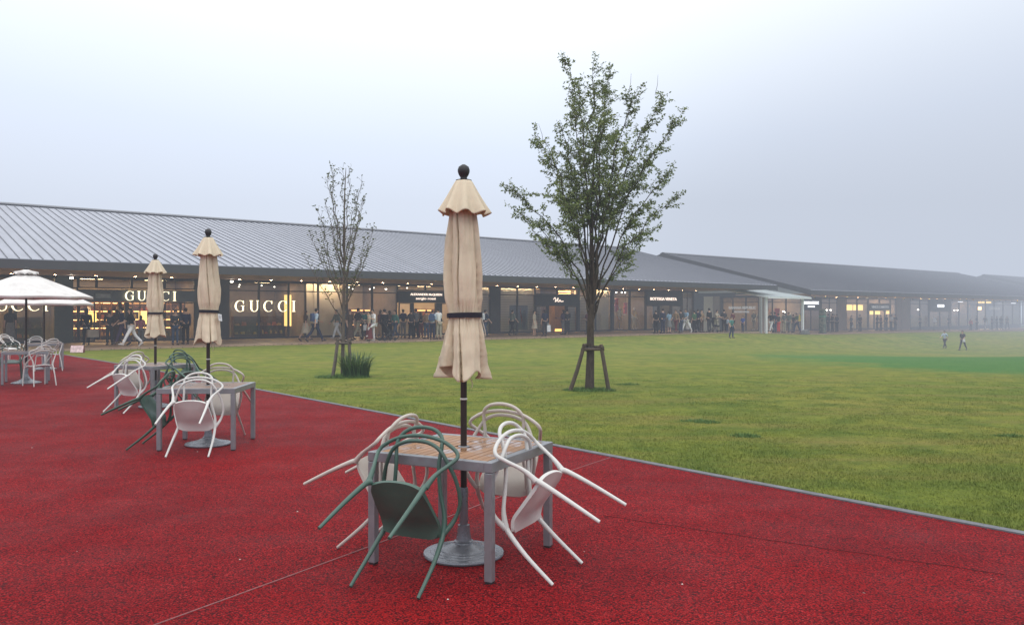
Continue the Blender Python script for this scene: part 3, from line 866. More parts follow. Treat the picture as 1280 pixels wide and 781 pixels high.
def zelkova():
    base = Vector((1.62, 17.12, lawn_z(1.62, 17.12)))
    root = empty('tree', base, (0, 0, 0), 'tall vase shaped leafy tree held by three wooden stakes on the lawn', 'tree')
    S = 17.12 / FPX
    def P(px, py, dy=0.0): return Vector(((px - 737) * S * (1 + dy / 17.1), dy, EYE + (HORIZON - py) * S * (1 + dy / 17.1) - base.z))
    fork = P(739, 376)
    tr = MB()
    tp = [Vector((0, 0, -0.05)), Vector((0, 0, 0.06)), Vector((0.005, 0, 0.35)), P(738, 440), P(738, 405), P(740, 380)]
    tr.tube(spline(tp, 6), [0.15, 0.13, 0.118, 0.11, 0.105, 0.101] + [0.099 - 0.0016 * i for i in range(25)], 16)
    lf = Leaves(); tw_ = MB()
    limbs = [  # tip px, py, depth offset, start radius, start px, py, bend x
        ((741, 84, 0.0), 0.046, (739.5, 388), 0.0), ((722, 120, -0.5), 0.036, (738.9, 384), -0.05), ((764, 95, 0.5), 0.036, (740.3, 384), 0.03),
        ((790, 120, -0.4), 0.034, (740.9, 386), 0.05), ((826, 130, 0.3), 0.034, (741.2, 388), 0.10), ((846, 150, -0.2), 0.026, (741.5, 392), 0.15),
        ((838, 215, 0.5), 0.028, (741.2, 400), 0.22), ((835, 250, -0.5), 0.024, (741.2, 400), 0.26), ((812, 290, 0.1), 0.026, (740.6, 400), 0.25),
        ((705, 165, 0.4), 0.030, (738.4, 384), -0.08), ((686, 190, -0.3), 0.028, (738.1, 388), -0.12), ((676, 176, 0.2), 0.020, (737.8, 392), -0.10),
        ((640, 236, -0.2), 0.026, (737.8, 389), -0.12), ((652, 268, 0.3), 0.022, (737.5, 394), -0.10), ((668, 292, -0.3), 0.020, (737.5, 396), -0.06),
        ((750, 140, -0.8), 0.030, (739.8, 384), 0.0), ((735, 150, 0.9), 0.030, (739.2, 384), 0.0), ((770, 170, 1.0), 0.030, (740.3, 386), 0.06), ((775, 190, -1.0), 0.030, (740.3, 386), 0.06),
        ((700, 250, -0.8), 0.022, (738.4, 389), -0.05), ((715, 215, 0.9), 0.024, (738.9, 386), -0.03), ((805, 200, 0.9), 0.026, (740.9, 389), 0.12), ((712, 82, 0.1), 0.016, (738.9, 384), -0.06)]
    def twig(p, d, L, r, depth):
        """short side branch with leaves"""
        n = 5; pts = [p]; dd = d.copy()
        for i in range(n):
            dd = (dd + Vector((rnd.gauss(0, .16), rnd.gauss(0, .16), rnd.gauss(0.03, .14)))).normalized()
            pts.append(pts[-1] + dd * L / n)
        tw_.tube(pts, [r * (1 - 0.8 * i / n) for i in range(n + 1)], 4, cap=False)
        if depth > 0:
            for k in range(2):
                i = rnd.randint(1, n - 1)
                sd = (dd + Vector((rnd.gauss(0, .7), rnd.gauss(0, .7), rnd.gauss(0.1, .35)))).normalized()
                twig(pts[i], sd, L * rnd.uniform(0.5, 0.75), r * 0.55, depth - 1)
        nl = int(L * 54)
        for k in range(nl):
            t = rnd.random() ** 0.7 * n; i = min(n - 1, int(t)); q = pts[i].lerp(pts[i + 1], t - i)
            ld = (dd * 0.5 + Vector((rnd.gauss(0, 1), rnd.gauss(0, 1), rnd.gauss(-0.35, 0.7)))).normalized()
            lf.leaf(q + ld * 0.01, ld, rnd.uniform(0.042, 0.080), 0.48)
    for (tx, ty, dy), r0, (sx, sy), bx in limbs:
        p, q = P(sx, sy), P(tx, ty, dy)
        pts = bez(p, q, Vector((bx * 0.6, 0, 0)), 12); n = len(pts) - 1
        tr.tube(pts, [r0 * 0.64 * (1 - i / n) ** 0.8 + 0.0035 for i in range(n + 1)], 8, cap=False)
        Lb = (q - p).length
        nb = int(Lb * 11)
        for k in range(nb):
            t = rnd.uniform(0.30, 1.0) ** 0.78 * n; i = min(n - 1, int(t)); c = pts[i].lerp(pts[i + 1], t - i)
            ax = (pts[i + 1] - pts[i]).normalized()
            fr = t / n
            outw = Vector((c.x, c.y, 0)); outw = outw.normalized() if outw.length > 0.05 else Vector((1, 0, 0))
            d = (ax * 0.75 + Vector((rnd.gauss(0, .55), rnd.gauss(0, .55), rnd.gauss(-0.08, .30))) + outw * 0.25).normalized()
            twig(c, d, rnd.uniform(0.25, 0.55) * (1.12 - 0.45 * fr) * (0.6 if fr < 0.42 else 1), 0.006, 1 if rnd.random() < 0.55 else 0)
        twig(q, (pts[-1] - pts[-2]).normalized(), 0.3, 0.005, 1)
    # a few bare tips above the crown
    for px, py in ((700, 63), (790, 92), (823, 94), (672, 155)):
        q = P(px, py, rnd.uniform(-.3, .3)); p = q + Vector((0.10 if px < 740 else -0.06, 0, -0.42))
        tw_.tube([p, p.lerp(q, .5) + Vector((0.02, 0, 0)), q], [0.005, 0.004, 0.002], 4, cap=False)
    # small shoots low on the trunk
    for k in range(10):
        z = rnd.uniform(2.0, 2.7); a = rnd.uniform(0, 6.28); c = Vector((0.13 * math.cos(a) + 0.04, 0.13 * math.sin(a), z))
        twig(c, Vector((math.cos(a), math.sin(a), 0.7)), rnd.uniform(0.12, 0.32), 0.004, 0)
    tr.build('trunk', M_BARK, root, smooth=60)
    tw_.build('twigs', M_BARK, root, smooth=180)
    lf.build('crown', M_LEAF, root)
    bnd = MB(); bnd.lathe([(0.090, -0.045), (0.098, -0.03), (0.098, 0.03), (0.090, 0.045)], 18, (0.0, 0, 0.86)); bnd.build('binding', M_BLACK, root, smooth=50)
    return root, P, base
zroot, ZP, zbase = zelkova()
def stakes(base, feet, top_z, tops, label, mat, parent=None):
    st = empty('tree_support', base, (0, 0, 0), label, 'tree support')
    for (fx, fy), (tx, ty) in zip(feet, tops):
        m = MB(); m.tube([(fx, fy, -0.06), ((fx + tx) / 2 + 0.006, (fy + ty) / 2, top_z * 0.5), (tx, ty, top_z + 0.12)], [0.045, 0.042, 0.038], 10)
        m.build('stake', mat, st, smooth=60)
    n = len(tops)
    for i in range(n):
        a, b = tops[i], tops[(i + 1) % n]
        m = MB(); da = Vector((b[0] - a[0], b[1] - a[1], 0)).normalized() * 0.07
        m.tube([Vector((a[0], a[1], top_z + 0.02 + 0.045 * i)) - da, Vector((b[0], b[1], top_z + 0.02 + 0.045 * i)) + da], 0.030, 8)
        m.build('crossbar', mat, st, smooth=60)
    return st
stakes(zbase, [(-0.43, -0.05), (0.40, -0.05), (0.02, 0.52)], 0.84, [(-0.12, -0.125), (0.22, -0.125), (0.0, 0.16)], 'three wooden stakes with crossbars propping the tall leafy tree', M_STAKE)

def young_tree():
    base = Vector((-4.28, 20.75, lawn_z(-4.28, 20.75)))
    root = empty('tree', base, (0, 0, 0), 'slender young tree with nearly bare upright branches beside the strap leaved clump', 'tree')
    S = 20.75 / FPX
    def P(px, py, dy=0.0): return Vector(((px - 428) * S * (1 + dy / 20.7), dy, EYE + (HORIZON - py) * S * (1 + dy / 20.7) - base.z))
    tr = MB(); lf = Leaves()
    tr.tube(spline([Vector((0, 0, -0.05)), Vector((0, 0, 0.5)), P(429, 400), P(430, 330), P(430, 260), P(432, 210)], 6), [0.050 * (1 - i / 30) ** 0.8 + 0.005 for i in range(31)], 10, cap=False)
    br = [(399, 262, 395, -.3), (383, 290, 386, .3), (407, 218, 355, .2), (415, 208, 330, -.2), (424, 212, 318, .4), (441, 212, 322, -.4), (449, 220, 340, .3), (458, 247, 358, -.3), (464, 285, 380, .2), (468, 300, 385, -.2), (393, 275, 372, .5), (412, 250, 345, -.6), (446, 250, 350, .7), (455, 270, 365, -.7), (402, 300, 388, -.5), (380, 318, 402, -.2), (440, 240, 335, .6), (420, 235, 330, -.7), (452, 300, 392, .4), (410, 285, 380, .6)]
    for tx, ty, sy, dy in br:
        p, q = P(429.5, sy), P(tx, ty, dy)
        c = bez(p, q, Vector(((q.x - p.x) * 0.45, dy * 0.4, -0.12)), 10); n = 10
        tr.tube(c, [0.011 * (1 - i / n) + 0.0032 for i in range(n + 1)], 6, cap=False)
        for k in range(int((q - p).length * 19)):
            t = rnd.uniform(0.2, 1.0) * n; i = min(n - 1, int(t)); s = c[i].lerp(c[i + 1], t - i)
            d = Vector((rnd.gauss(0, .5), rnd.gauss(0, .5), 0.8)).normalized(); L = rnd.uniform(0.05, 0.22)
            e = s + d * L
            tr.tube([s, s + d * L * 0.5 + Vector((0, 0, 0.01)), e], [0.003, 0.0028, 0.002], 4, cap=False)
            for j in range(rnd.randint(1, 3)):
                lf.leaf(e, Vector((rnd.gauss(0, .8), rnd.gauss(0, .8), rnd.gauss(0.4, .6))).normalized(), rnd.uniform(0.035, 0.07), 0.6)
            if rnd.random() < 0.5: lf.leaf(s, Vector((rnd.gauss(0, 1), rnd.gauss(0, 1), rnd.gauss(0.2, .6))).normalized(), rnd.uniform(0.02, 0.045), 0.6)
        for j in range(4): lf.leaf(q, Vector((rnd.gauss(0, .6), rnd.gauss(0, .6), 0.5)).normalized(), 0.05, 0.7)
    tr.build('trunk', M_BARK2, root, smooth=60)
    lf.build('crown', M_BUD, root)
    return base
ybase = young_tree()
stakes(ybase, [(-0.20, -0.30), (0.22, -0.12), (-0.10, 0.40)], 0.82, [(-0.10, -0.10), (0.17, -0.06), (-0.02, 0.14)], 'grey wooden stakes tied round the slender young tree', M_BARK2)
# clump of strap leaves at its foot
V, F = [], []
for k in range(340):
    a = rnd.uniform(0, 6.283); r0 = rnd.random() ** 0.7 * 0.34; L = rnd.uniform(0.40, 1.0); lean_ = rnd.uniform(0.3, 1.15)
    p = Vector((r0 * math.cos(a), r0 * math.sin(a), 0)); a2 = a + rnd.gauss(0, 0.6); d = Vector((math.cos(a2), math.sin(a2), 0)); s = Vector((-d.y, d.x, 0)) * 0.013
    b = len(V); n = 5
    for i in range(n + 1):
        t = i / n; c = p + Vector((0, 0, 1)) * L * (t - 0.42 * lean_ * t * t) + d * L * lean_ * 0.62 * t * t
        wd = s * (1 - t ** 2.2) * rnd.uniform(0.9, 1.1)
        V += [tuple(c - wd), tuple(c + wd)]
    for i in range(n): F.append((b + 2 * i, b + 2 * i + 1, b + 2 * i + 3, b + 2 * i + 2))
mb = MB(); mb.add(V, F); cl = mb.build('strap_leaf_plant', M_BLADEG, None, smooth=180)
cl.location = ybase + Vector((0.36, -0.12, 0)); tag(cl, 'clump of long dark green strap leaves at the foot of the slender tree', 'plant')
# ------------------------------------------------------------------ building materials
def roofmat(name, col):
    n = NT(name); co = n.coord('Object')
    mp = n.node('Mapping'); mp.inputs['Scale'].default_value = (2.2, 0.25, 1); n.l(co, mp.inputs['Vector'])
    c = n.ramp(n.noise(1.0, 4, 0.6, mp.outputs[0]), [(0.3, [k * 0.88 for k in col]), (0.7, [k * 1.10 for k in col])])
    n.bsdf(c, 0.5, 0.25, None, Specular_IOR_Level=0.5)
    return n.mat
M_ROOF = roofmat('roof_metal', (0.31, 0.325, 0.38))
M_ROOF2 = roofmat('roof_metal_far', (0.29, 0.295, 0.33))
M_SEAM = plain('roof_seam', (0.12, 0.125, 0.145), 0.5, 0.2, var=0.1)
M_FASCIA = plain('dark_fascia', (0.060, 0.062, 0.070), 0.55, var=0.1, scale=1.5)
M_SOFFIT = plain('timber_soffit', (0.46, 0.32, 0.25), 0.6, var=0.2, scale=2.0)
M_WALL = plain('dark_wall_panel', (0.050, 0.052, 0.055), 0.6, var=0.15, scale=1.2)
M_FRAME = plain('dark_window_frame', (0.032, 0.033, 0.036), 0.45, 0.2, var=0.1)
M_HEADER = plain('dark_sign_board', (0.030, 0.035, 0.045), 0.5, var=0.12, scale=1.0)
M_NAVY = plain('navy_sign_board', (0.025, 0.032, 0.060), 0.5, var=0.12, scale=1.0)
M_BEIGE = plain('beige_panel', (0.50, 0.43, 0.33), 0.7, var=0.10, scale=0.8)
M_TAN = plain('tan_panel', (0.26, 0.19, 0.14), 0.7, var=0.12, scale=0.8)
M_GREENP = plain('green_grey_panel', (0.055, 0.070, 0.060), 0.5, var=0.2, scale=1.0)
def blindmat():
    n = NT('pale_slatted_blind'); co = n.coord('Object')
    w = n.node('TexWave', bands_direction='Z', in_Scale=2.6, in_Distortion=0.0); n.l(co, w.inputs['Vector'])
    c = n.ramp(w.outputs['Fac'], [(0.0, (0.26, 0.235, 0.19)), (0.5, (0.46, 0.42, 0.35)), (1.0, (0.50, 0.46, 0.385))])
    p = n.node('BsdfPrincipled'); n.l(c, p.inputs['Base Color']); p.inputs['Roughness'].default_value = 0.7
    tr = n.node('BsdfTranslucent'); n.l(c, tr.inputs['Color'])
    mx = n.node('MixShader'); mx.inputs[0].default_value = 0.5
    n.l(p.outputs[0], mx.inputs[1]); n.l(tr.outputs[0], mx.inputs[2]); n.l(mx.outputs[0], n.out.inputs['Surface'])
    return n.mat
M_BLIND = blindmat()
M_SHOPFLOOR = plain('shop_floor', (0.20, 0.16, 0.12), 0.3, var=0.15, scale=1.5)
M_IN_WARM = plain('warm_shop_wall', (0.46, 0.36, 0.24), 0.7, var=0.15, scale=1.0)
M_IN_DARK = plain('dark_shop_wall', (0.20, 0.145, 0.10), 0.6, var=0.25, scale=1.2)
M_IN_GREY = plain('grey_shop_wall', (0.24, 0.20, 0.16), 0.7, var=0.25, scale=1.0)
M_SHELF = plain('walnut_shelf', (0.11, 0.055, 0.026), 0.45, var=0.3, scale=3)
M_OAK = plain('oak_counter', (0.42, 0.22, 0.09), 0.5, var=0.2, scale=3)
G_WARM = glow('warm_lamp', (1.0, 0.70, 0.38), 32.0)
G_FILL = glow('added_fill_lamp', (1.0, 0.76, 0.47), 200.0)  # fill light added for the blinds and display panels
G_ORANGE = glow('amber_lamp', (1.0, 0.50, 0.17), 10.0)
G_SPOT = glow('spot_lamp', (1.0, 0.93, 0.80), 14.0)
G_SIGN = glow('sign_white', (1.0, 0.88, 0.58), 2.3)
G_SIGNC = glow('sign_cool_white', (0.92, 0.95, 1.0), 2.2)
G_SIGNW = glow('sign_warm', (1.0, 0.80, 0.66), 1.5)
G_SIGNDIM = glow('sign_dim', (0.72, 0.72, 0.70), 0.42)
G_YEL = glow('yellow_lit_panel', (1.0, 0.66, 0.20), 2.2)
GOODS = [plain('goods_%s' % n_, c, 0.55, var=0.2) for n_, c in (('tan', (0.45, 0.24, 0.09)), ('rust', (0.38, 0.10, 0.04)), ('ochre', (0.55, 0.36, 0.09)), ('brown', (0.14, 0.07, 0.04)), ('cream', (0.60, 0.52, 0.40)), ('black', (0.03, 0.03, 0.03)), ('red', (0.50, 0.05, 0.05)), ('pink', (0.55, 0.10, 0.18)), ('grey', (0.28, 0.28, 0.28)), ('white', (0.65, 0.65, 0.62)))]

ROT = (0, 0, EANG)
def btag(o, label, cat, group=None): return tag(o, label, cat, group)

def roof_block(name, t0, t1, base_z, label, ridge_w, eave_z, ridge_z, mat, rake=0.5, gable_in=1.2):
    """a long gabled building; local x along the eave"""
    o = EO.copy(); o.z = base_z
    root = empty(name, o, ROT, label, 'shop building', 'long low shop buildings')
    th = 0.16
    def zr(w): return eave_z + (ridge_z - eave_z) * w / ridge_w
    m = MB(); m.cur = 0
    back = ridge_w * 2
    prof = [(0, eave_z), (ridge_w, ridge_z), (back, eave_z), (back, eave_z - th), (ridge_w, ridge_z - th), (0, eave_z - th)]
    m.prism(prof, t0, t1, 'x')
    m.cur = 1
    pitch = 0.42; k = int((t1 - t0) / pitch)
    dirv = Vector((0, ridge_w, ridge_z - eave_z)); sl = dirv.length; ang = math.atan2(dirv.z, dirv.y)
    rot = Matrix.Rotation(ang, 3, 'X')
    for i in range(k + 1):
        x = t0 + 0.02 + i * (t1 - t0 - 0.04) / k
        c = Vector((x, ridge_w / 2, (eave_z + ridge_z) / 2)) + rot @ Vector((0, 0, 0.018))
        m.box(c, (0.024, sl - 0.02, 0.036), rot=rot)
    m.build('roof', [mat, M_SEAM], root)
    m = MB(); m.prism([(ridge_w - 0.35, zr(ridge_w - 0.35) + 0.045), (ridge_w, ridge_z + 0.055), (ridge_w + 0.35, zr(ridge_w - 0.35) + 0.045), (ridge_w + 0.35, zr(ridge_w - 0.35) + 0.09), (ridge_w, ridge_z + 0.12), (ridge_w - 0.35, zr(ridge_w - 0.35) + 0.09)], t0 - 0.02, t1 + 0.02, 'x')
    m.build('ridge_cap', M_SEAM, root)
    m = MB(); m.span((t0 + 0.01, -0.06, eave_z - 0.40), (t1 - 0.01, -0.004, eave_z - 0.030)); m.build('fascia', M_FASCIA, root)
    m = MB(); m.span((t0 + 0.02, 0.0, eave_z - 0.36), (t1 - 0.02, FACE + 0.1, eave_z - 0.32)); m.build('soffit', M_SOFFIT, root)
    for e0, e1 in ((t0 - 0.05, t0 - 0.003), (t1 + 0.003, t1 + 0.05)):
        m = MB(); m.prism([(-0.05, eave_z - 0.45), (-0.05, eave_z + 0.005), (ridge_w, ridge_z + 0.005), (back, eave_z + 0.005), (back, eave_z - 0.45), (ridge_w, ridge_z - 0.45)], e0, e1, 'x')
        m.build('barge_board', M_FASCIA, root)
    return root

B1 = roof_block('shop_building', -30, 45.1, 0, 'long shop building with pale ribbed metal roof and glowing glass fronts', 17.0, 3.75, 7.8, M_ROOF)
B2 = roof_block('shop_building', 50.1, 119, -0.30, 'second shop building with darker roof behind the small white canopy', 16.3, 3.75, 7.75, M_ROOF2)
B3 = roof_block('shop_building', 128, 200, -0.55, 'third hazy shop roof at the right edge', 16.0, 3.85, 8.0, M_ROOF2)

ZT, ZM, ZB = 3.42, 2.80, 0.0        # underside of eave, transom, floor of building one
def shell(root, t0, t1, zb, depth=7.0, z_top=3.44, side=(True, True)):
    """back wall, end walls, floor and ceiling of the shops"""
    m = MB(); m.span((t0, FACE + depth, zb), (t1, FACE + depth + 0.15, z_top)); m.build('rear_wall', M_WALL, root)
    m = MB(); m.span((t0, FACE + 0.05, z_top - 0.05), (t1, FACE + depth, z_top)); m.build('shop_ceiling', plain('shop_ceiling_paint', (0.22, 0.20, 0.17), 0.8, var=0.1), root)
    m = MB(); m.span((t0, FACE + 0.05, zb - 0.5), (t1, FACE + depth, zb + 0.03)); m.build('shop_floor', M_SHOPFLOOR, root)
shell(B1, -29.5, 43.8, 0.03)
shell(B2, 54.2, 118.5, -0.45)
# gable end walls
def endwall(root, t, w0, w1, zb, prof, name='end_wall', mat=None):
    m = MB(); m.prism([(w0, zb)] + prof + [(w1, zb)], t, t + 0.14, 'x'); return m.build(name, mat or M_WALL, root)
endwall(B1, 43.8, FACE, 26.0, -0.6, [(FACE, 3.44), (17.0, 5.6), (26.0, 3.44)])
endwall(B1, -29.7, FACE, 26.0, -0.6, [(FACE, 3.44), (17.0, 5.6), (26.0, 3.44)])
endwall(B2, 54.0, 15.0, 26.0, -0.8, [(15.0, 5.3), (16.3, 5.6), (26.0, 3.44)])
endwall(B2, 118.6, FACE, 26.0, -1.2, [(FACE, 3.44), (16.3, 5.6), (26.0, 3.44)])
m = MB(); m.span((129, FACE, -1.0), (199, FACE + 0.2, 3.44)); m.build('shop_wall', M_WALL, B3)

def post(root, t, wd, z0, z1, mat=None, name='pillar', w=FACE, dp=0.22):
    m = MB(); m.span((t - wd / 2, w - 0.05, z0), (t + wd / 2, w - 0.05 + dp, z1)); return m.build(name, mat or M_WALL, root)
def window(root, t0, t1, z0, z1, glass=None, w=FACE, mull=0, transom=None, fw=0.055):
    """framed shop window with its pane"""
    m = MB()
    m.span((t0, w, z0), (t0 + fw, w + 0.10, z1)); m.span((t1 - fw, w, z0), (t1, w + 0.10, z1))
    m.span((t0 + fw, w, z0), (t1 - fw, w + 0.10, z0 + fw)); m.span((t0 + fw, w, z1 - fw), (t1 - fw, w + 0.10, z1))
    if transom: m.span((t0 + fw, w + 0.002, transom - 0.03), (t1 - fw, w + 0.098, transom + 0.03))
    for k in range(mull):
        c = t0 + (t1 - t0) * (k + 1) / (mull + 1); m.span((c - 0.02, w + 0.004, z0 + fw), (c + 0.02, w + 0.096, z1 - fw))
    o = m.build('window', M_FRAME, root)
    g = MB(); g.quad((t0 + fw, w + 0.05, z0 + fw), (t1 - fw, w + 0.05, z0 + fw), (t1 - fw, w + 0.05, z1 - fw), (t0 + fw, w + 0.05, z1 - fw))
    g.build('pane', glass or GLASS, o)
    return o
def slab(root, name, t0, t1, w0, w1, z0, z1, mat):
    m = MB(); m.span((t0, w0, z0), (t1, w1, z1)); return m.build(name, mat, root)
def lamp_panel(root, t0, t1, w0, w1, z, mat): return slab(root, 'ceiling_or_fill_light', t0, t1, w0, w1, z - 0.03, z, mat)
def spots_(root, pts):
    for t, w, z, s in pts:
        m = MB(); m.lathe([(0.0001, 0), (s, 0.0), (s * 0.9, s), (0.0001, s)], 10, (t, w, z)); m.build('spotlight', G_SPOT, root)
def blind(root, t0, t1, z0, z1, w=FACE + 0.22):
    return slab(root, 'blind', t0, t1, w, w + 0.03, z0, z1, M_BLIND)

def text_mesh(s, size, depth, name, mat, bold=0.0, align='CENTER', spacing=1.0):
    cu = D.curves.new(name + '_text', 'FONT'); cu.body = s; cu.size = size; cu.extrude = depth; cu.align_x = align; cu.align_y = 'CENTER'; cu.offset = bold; cu.space_character = spacing
    cu.resolution_u = 3
    o = D.objects.new(name, cu); C.objects.link(o); bpy.context.view_layer.update()
    me = D.meshes.new_from_object(o.evaluated_get(bpy.context.evaluated_depsgraph_get()))
    D.objects.remove(o); D.curves.remove(cu)
    me.name = name; me.materials.clear(); me.materials.append(mat)
    return me
def sign(root_world, t, w, z, me, label, back=None, cat='shop sign', base_z=0.0):
    """lettering standing off a shop front, facing the lawn"""
    o = D.objects.new('shop_sign', me)
    link(o); p = bpt(t, w, z + base_z); o.location = p
    o.rotation_euler = Euler((math.pi / 2, 0, EANG), 'XYZ')
    return tag(o, label, cat)

# hand drawn roman capitals for the tall lit signs
def arc_strip(cx, cz, rx, rz, a0, a1, thick, n=28):
    out, inn = [], []
    for i in range(n + 1):
        a = a0 + (a1 - a0) * i / n
        w = thick(a)
        out.append((cx + rx * math.cos(a), cz + rz * math.sin(a))); inn.append((cx + (rx - w) * math.cos(a), cz + (rz - w * 0.55) * math.sin(a)))
    return out, inn
def capitals(word, h, gap, depth, name, mat):
    mb = MB(); x = 0.0
    def strip_(out, inn):
        n = len(out); vs = []
        for (a, b) in zip(out, inn):
            vs += [(x + a[0], a[1], 0), (x + b[0], b[1], 0), (x + a[0], a[1], depth), (x + b[0], b[1], depth)]
        fs = []
        for i in range(n - 1):
            p, q = i * 4, (i + 1) * 4
            fs += [(p, q, q + 1, p + 1), (p + 2, p + 3, q + 3, q + 2), (p, p + 2, q + 2, q), (p + 1, q + 1, q + 3, p + 3)]
        fs += [(0, 1, 3, 2), ((n - 1) * 4, (n - 1) * 4 + 2, (n - 1) * 4 + 3, (n - 1) * 4 + 1)]
        mb.add(vs, fs)
    def bar(x0, x1, z0, z1): mb.add([(x + a, b, c) for c in (0, depth) for a, b in ((x0, z0), (x1, z0), (x1, z1), (x0, z1))], [(0, 3, 2, 1), (4, 5, 6, 7), (0, 1, 5, 4), (1, 2, 6, 5), (2, 3, 7, 6), (3, 0, 4, 7)])
    H = h; st = 0.145 * H; th = 0.055 * H
    for ch in word:
        if ch in 'CG':
            wd = 0.92 * H; cx = wd * 0.52
            tf = lambda a: th + (st - th) * max(0.0, -math.cos(a)) ** 0.8 + (0.35 * st if abs(math.cos(a)) > 0.75 and math.cos(a) > 0 else 0)
            o_, i_ = arc_strip(cx, 0, wd / 2, H / 2, R(42), R(318), tf); strip_(o_, i_)
            bar(cx + wd * 0.31, cx + wd * 0.37, H * 0.20, H * 0.47)
            if ch == 'G':
                bar(cx + wd * 0.24, cx + wd * 0.24 + st * 0.8, -H * 0.42, 0.0); bar(cx + wd * 0.10, cx + wd * 0.24 + st * 1.2, -0.0, H * 0.045)
            x += wd + gap
        elif ch == 'U':
            wd = 0.80 * H
            bar(0.06 * H, 0.06 * H + st, -H * 0.14, H / 2); bar(wd - 0.06 * H - th * 1.3, wd - 0.06 * H, -H * 0.14, H / 2)
            bar(-0.03 * H, 0.06 * H + st + 0.09 * H, H / 2 - th * 0.7, H / 2 + 0.003); bar(wd - 0.06 * H - th * 1.3 - 0.08 * H, wd + 0.03 * H, H / 2 - th * 0.7, H / 2 + 0.003)
            o_, i_ = arc_strip(wd / 2, -H * 0.14, wd / 2 - 0.06 * H, H * 0.36, R(180), R(360), lambda a: th * 1.3 + (st - th * 1.3) * max(0.0, -math.cos(a)) ** 1.2); strip_(o_, i_)
            x += wd + gap
        elif ch == 'I':
            bar(0.09 * H, 0.09 * H + st, -H / 2, H / 2)
            bar(0, 0.18 * H + st, H / 2 - th * 0.7, H / 2 + 0.003); bar(0, 0.18 * H + st, -H / 2 - 0.003, -H / 2 + th * 0.7)
            x += 0.18 * H + st + gap
    tot = x - gap
    mb.v = [(a - tot / 2, b, c) for a, b, c in mb.v]
    return mb.mesh(name, mat), tot

A = along
# ---- building one, left to right -------------------------------------------------
# header beam over every window and a dark plinth
slab(B1, 'header_beam', -29.5, 43.9, FACE - 0.03, FACE + 0.16, ZT - 0.10, ZT + 0.02, M_FRAME)
slab(B1, 'plinth', -29.5, 43.9, FACE - 0.02, FACE + 0.14, -0.55, 0.10, M_FRAME)
e0, e1 = A(98), A(206)
# glass left of the entrance
t = A(72)
k = 0
while t > -29:
    window(B1, t - 1.8, t, 0.10, ZT - 0.10, DARKGLASS, transom=ZM); t -= 1.8; k += 1
post(B1, A(76), 0.55, 0.0, ZT, M_GREENP); post(B1, A(85.5), 0.42, 0.0, ZT, M_GREENP)
window(B1, A(88), A(98), 0.10, ZT - 0.10, GLASS, transom=ZM)
# entrance with header board
slab(B1, 'header_board', e0, A(244), FACE - 0.06, FACE + 0.10, 2.12, 2.74, plain('grey_header_glass', (0.085, 0.088, 0.088), 0.2, var=0.15, scale=0.6))
for a, b in ((98, 121), (121, 165), (165, 206), (206, 244)):
    window(B1, A(a), A(b), 2.80, ZT - 0.10, DARKGLASS)
window(B1, A(98.5), A(119), 0.10, 2.10, GLASS, mull=1)
post(B1, A(150), 0.16, 0.0, 2.1, M_FRAME, 'door_post'); post(B1, A(158), 0.16, 0.0, 2.1, M_FRAME, 'door_post')
window(B1, A(160), A(205), 0.10, 2.10, GLASS, mull=2)
window(B1, A(206), A(226), 0.10, 2.10, GLASS); window(B1, A(226), A(244), 0.10, 2.10, GLASS)
post(B1, A(257), 1.15, 0.0, ZT, M_GREENP); post(B1, A(277), 0.85, 0.0, ZT, M_WALL)
cuts = [285, 324, 361]
for a, b in zip(cuts[:-1], cuts[1:]): window(B1, A(a), A(b), 0.10, ZT - 0.10, DARKGLASS, transom=ZM)
window(B1, A(361), A(382), 0.10, ZT - 0.10, GLASS, transom=ZM)
window(B1, A(382), A(398), 0.10, ZT - 0.10, GLASS, transom=ZM); window(B1, A(398), A(434), 0.10, ZT - 0.10, GLASS, transom=ZM)
slab(B1, 'display_back_panel', A(383), A(397), FACE + 0.7, FACE + 0.75, 0.1, 3.3, M_BEIGE)
slab(B1, 'display_back_panel', A(399), A(433.5), FACE + 0.7, FACE + 0.75, 0.1, 3.3, M_BEIGE)
window(B1, A(434), A(465.5), 0.10, ZT - 0.10, GLASS, transom=ZM); window(B1, A(465.5), A(496.5), 0.10, ZT - 0.10, GLASS, transom=ZM)
# second header shop
slab(B1, 'header_board', A(497), A(601), FACE - 0.08, FACE + 0.10, 2.18, 2.96, M_HEADER)
for a, b in ((497, 532), (532, 570), (570, 601)): window(B1, A(a), A(b), 2.98, ZT - 0.10, GLASS)
window(B1, A(499), A(514), 0.10, 2.17, GLASS); post(B1, A(515.5), 0.18, 0.0, 2.17, M_FRAME, 'door_post'); post(B1, A(548), 0.40, 0.0, 2.17, M_FRAME, 'door_post')
window(B1, A(552), A(600), 0.10, 2.17, GLASS, mull=1)
window(B1, A(601), A(613), 0.10, ZT - 0.10, GLASS, transom=ZM)
post(B1, A(619), A(625) - A(613), 0.0, ZT, M_WALL)
window(B1, A(625), A(647), 0.10, ZT - 0.10, GLASS, transom=ZM); window(B1, A(647), A(669), 0.10, ZT - 0.10, GLASS, transom=ZM)
blind(B1, A(601.5), A(612.5), 0.12, 3.3); blind(B1, A(625.5), A(668.5), 0.12, 3.3)
slab(B1, 'header_board', A(669), A(723), FACE - 0.10, FACE + 0.10, 2.02, 2.86, M_HEADER)
window(B1, A(669), A(697), 2.88, ZT - 0.10, GLASS); window(B1, A(697), A(723), 2.88, ZT - 0.10, GLASS)
window(B1, A(670), A(684), 0.10, 2.01, GLASS); blind(B1, A(670), A(678), 0.12, 2.0)
post(B1, A(685), 0.12, 0, 2.02, M_FRAME, 'door_post'); window(B1, A(709), A(722), 0.10, 2.01, GLASS); blind(B1, A(710.5), A(721.5), 0.12, 2.0)
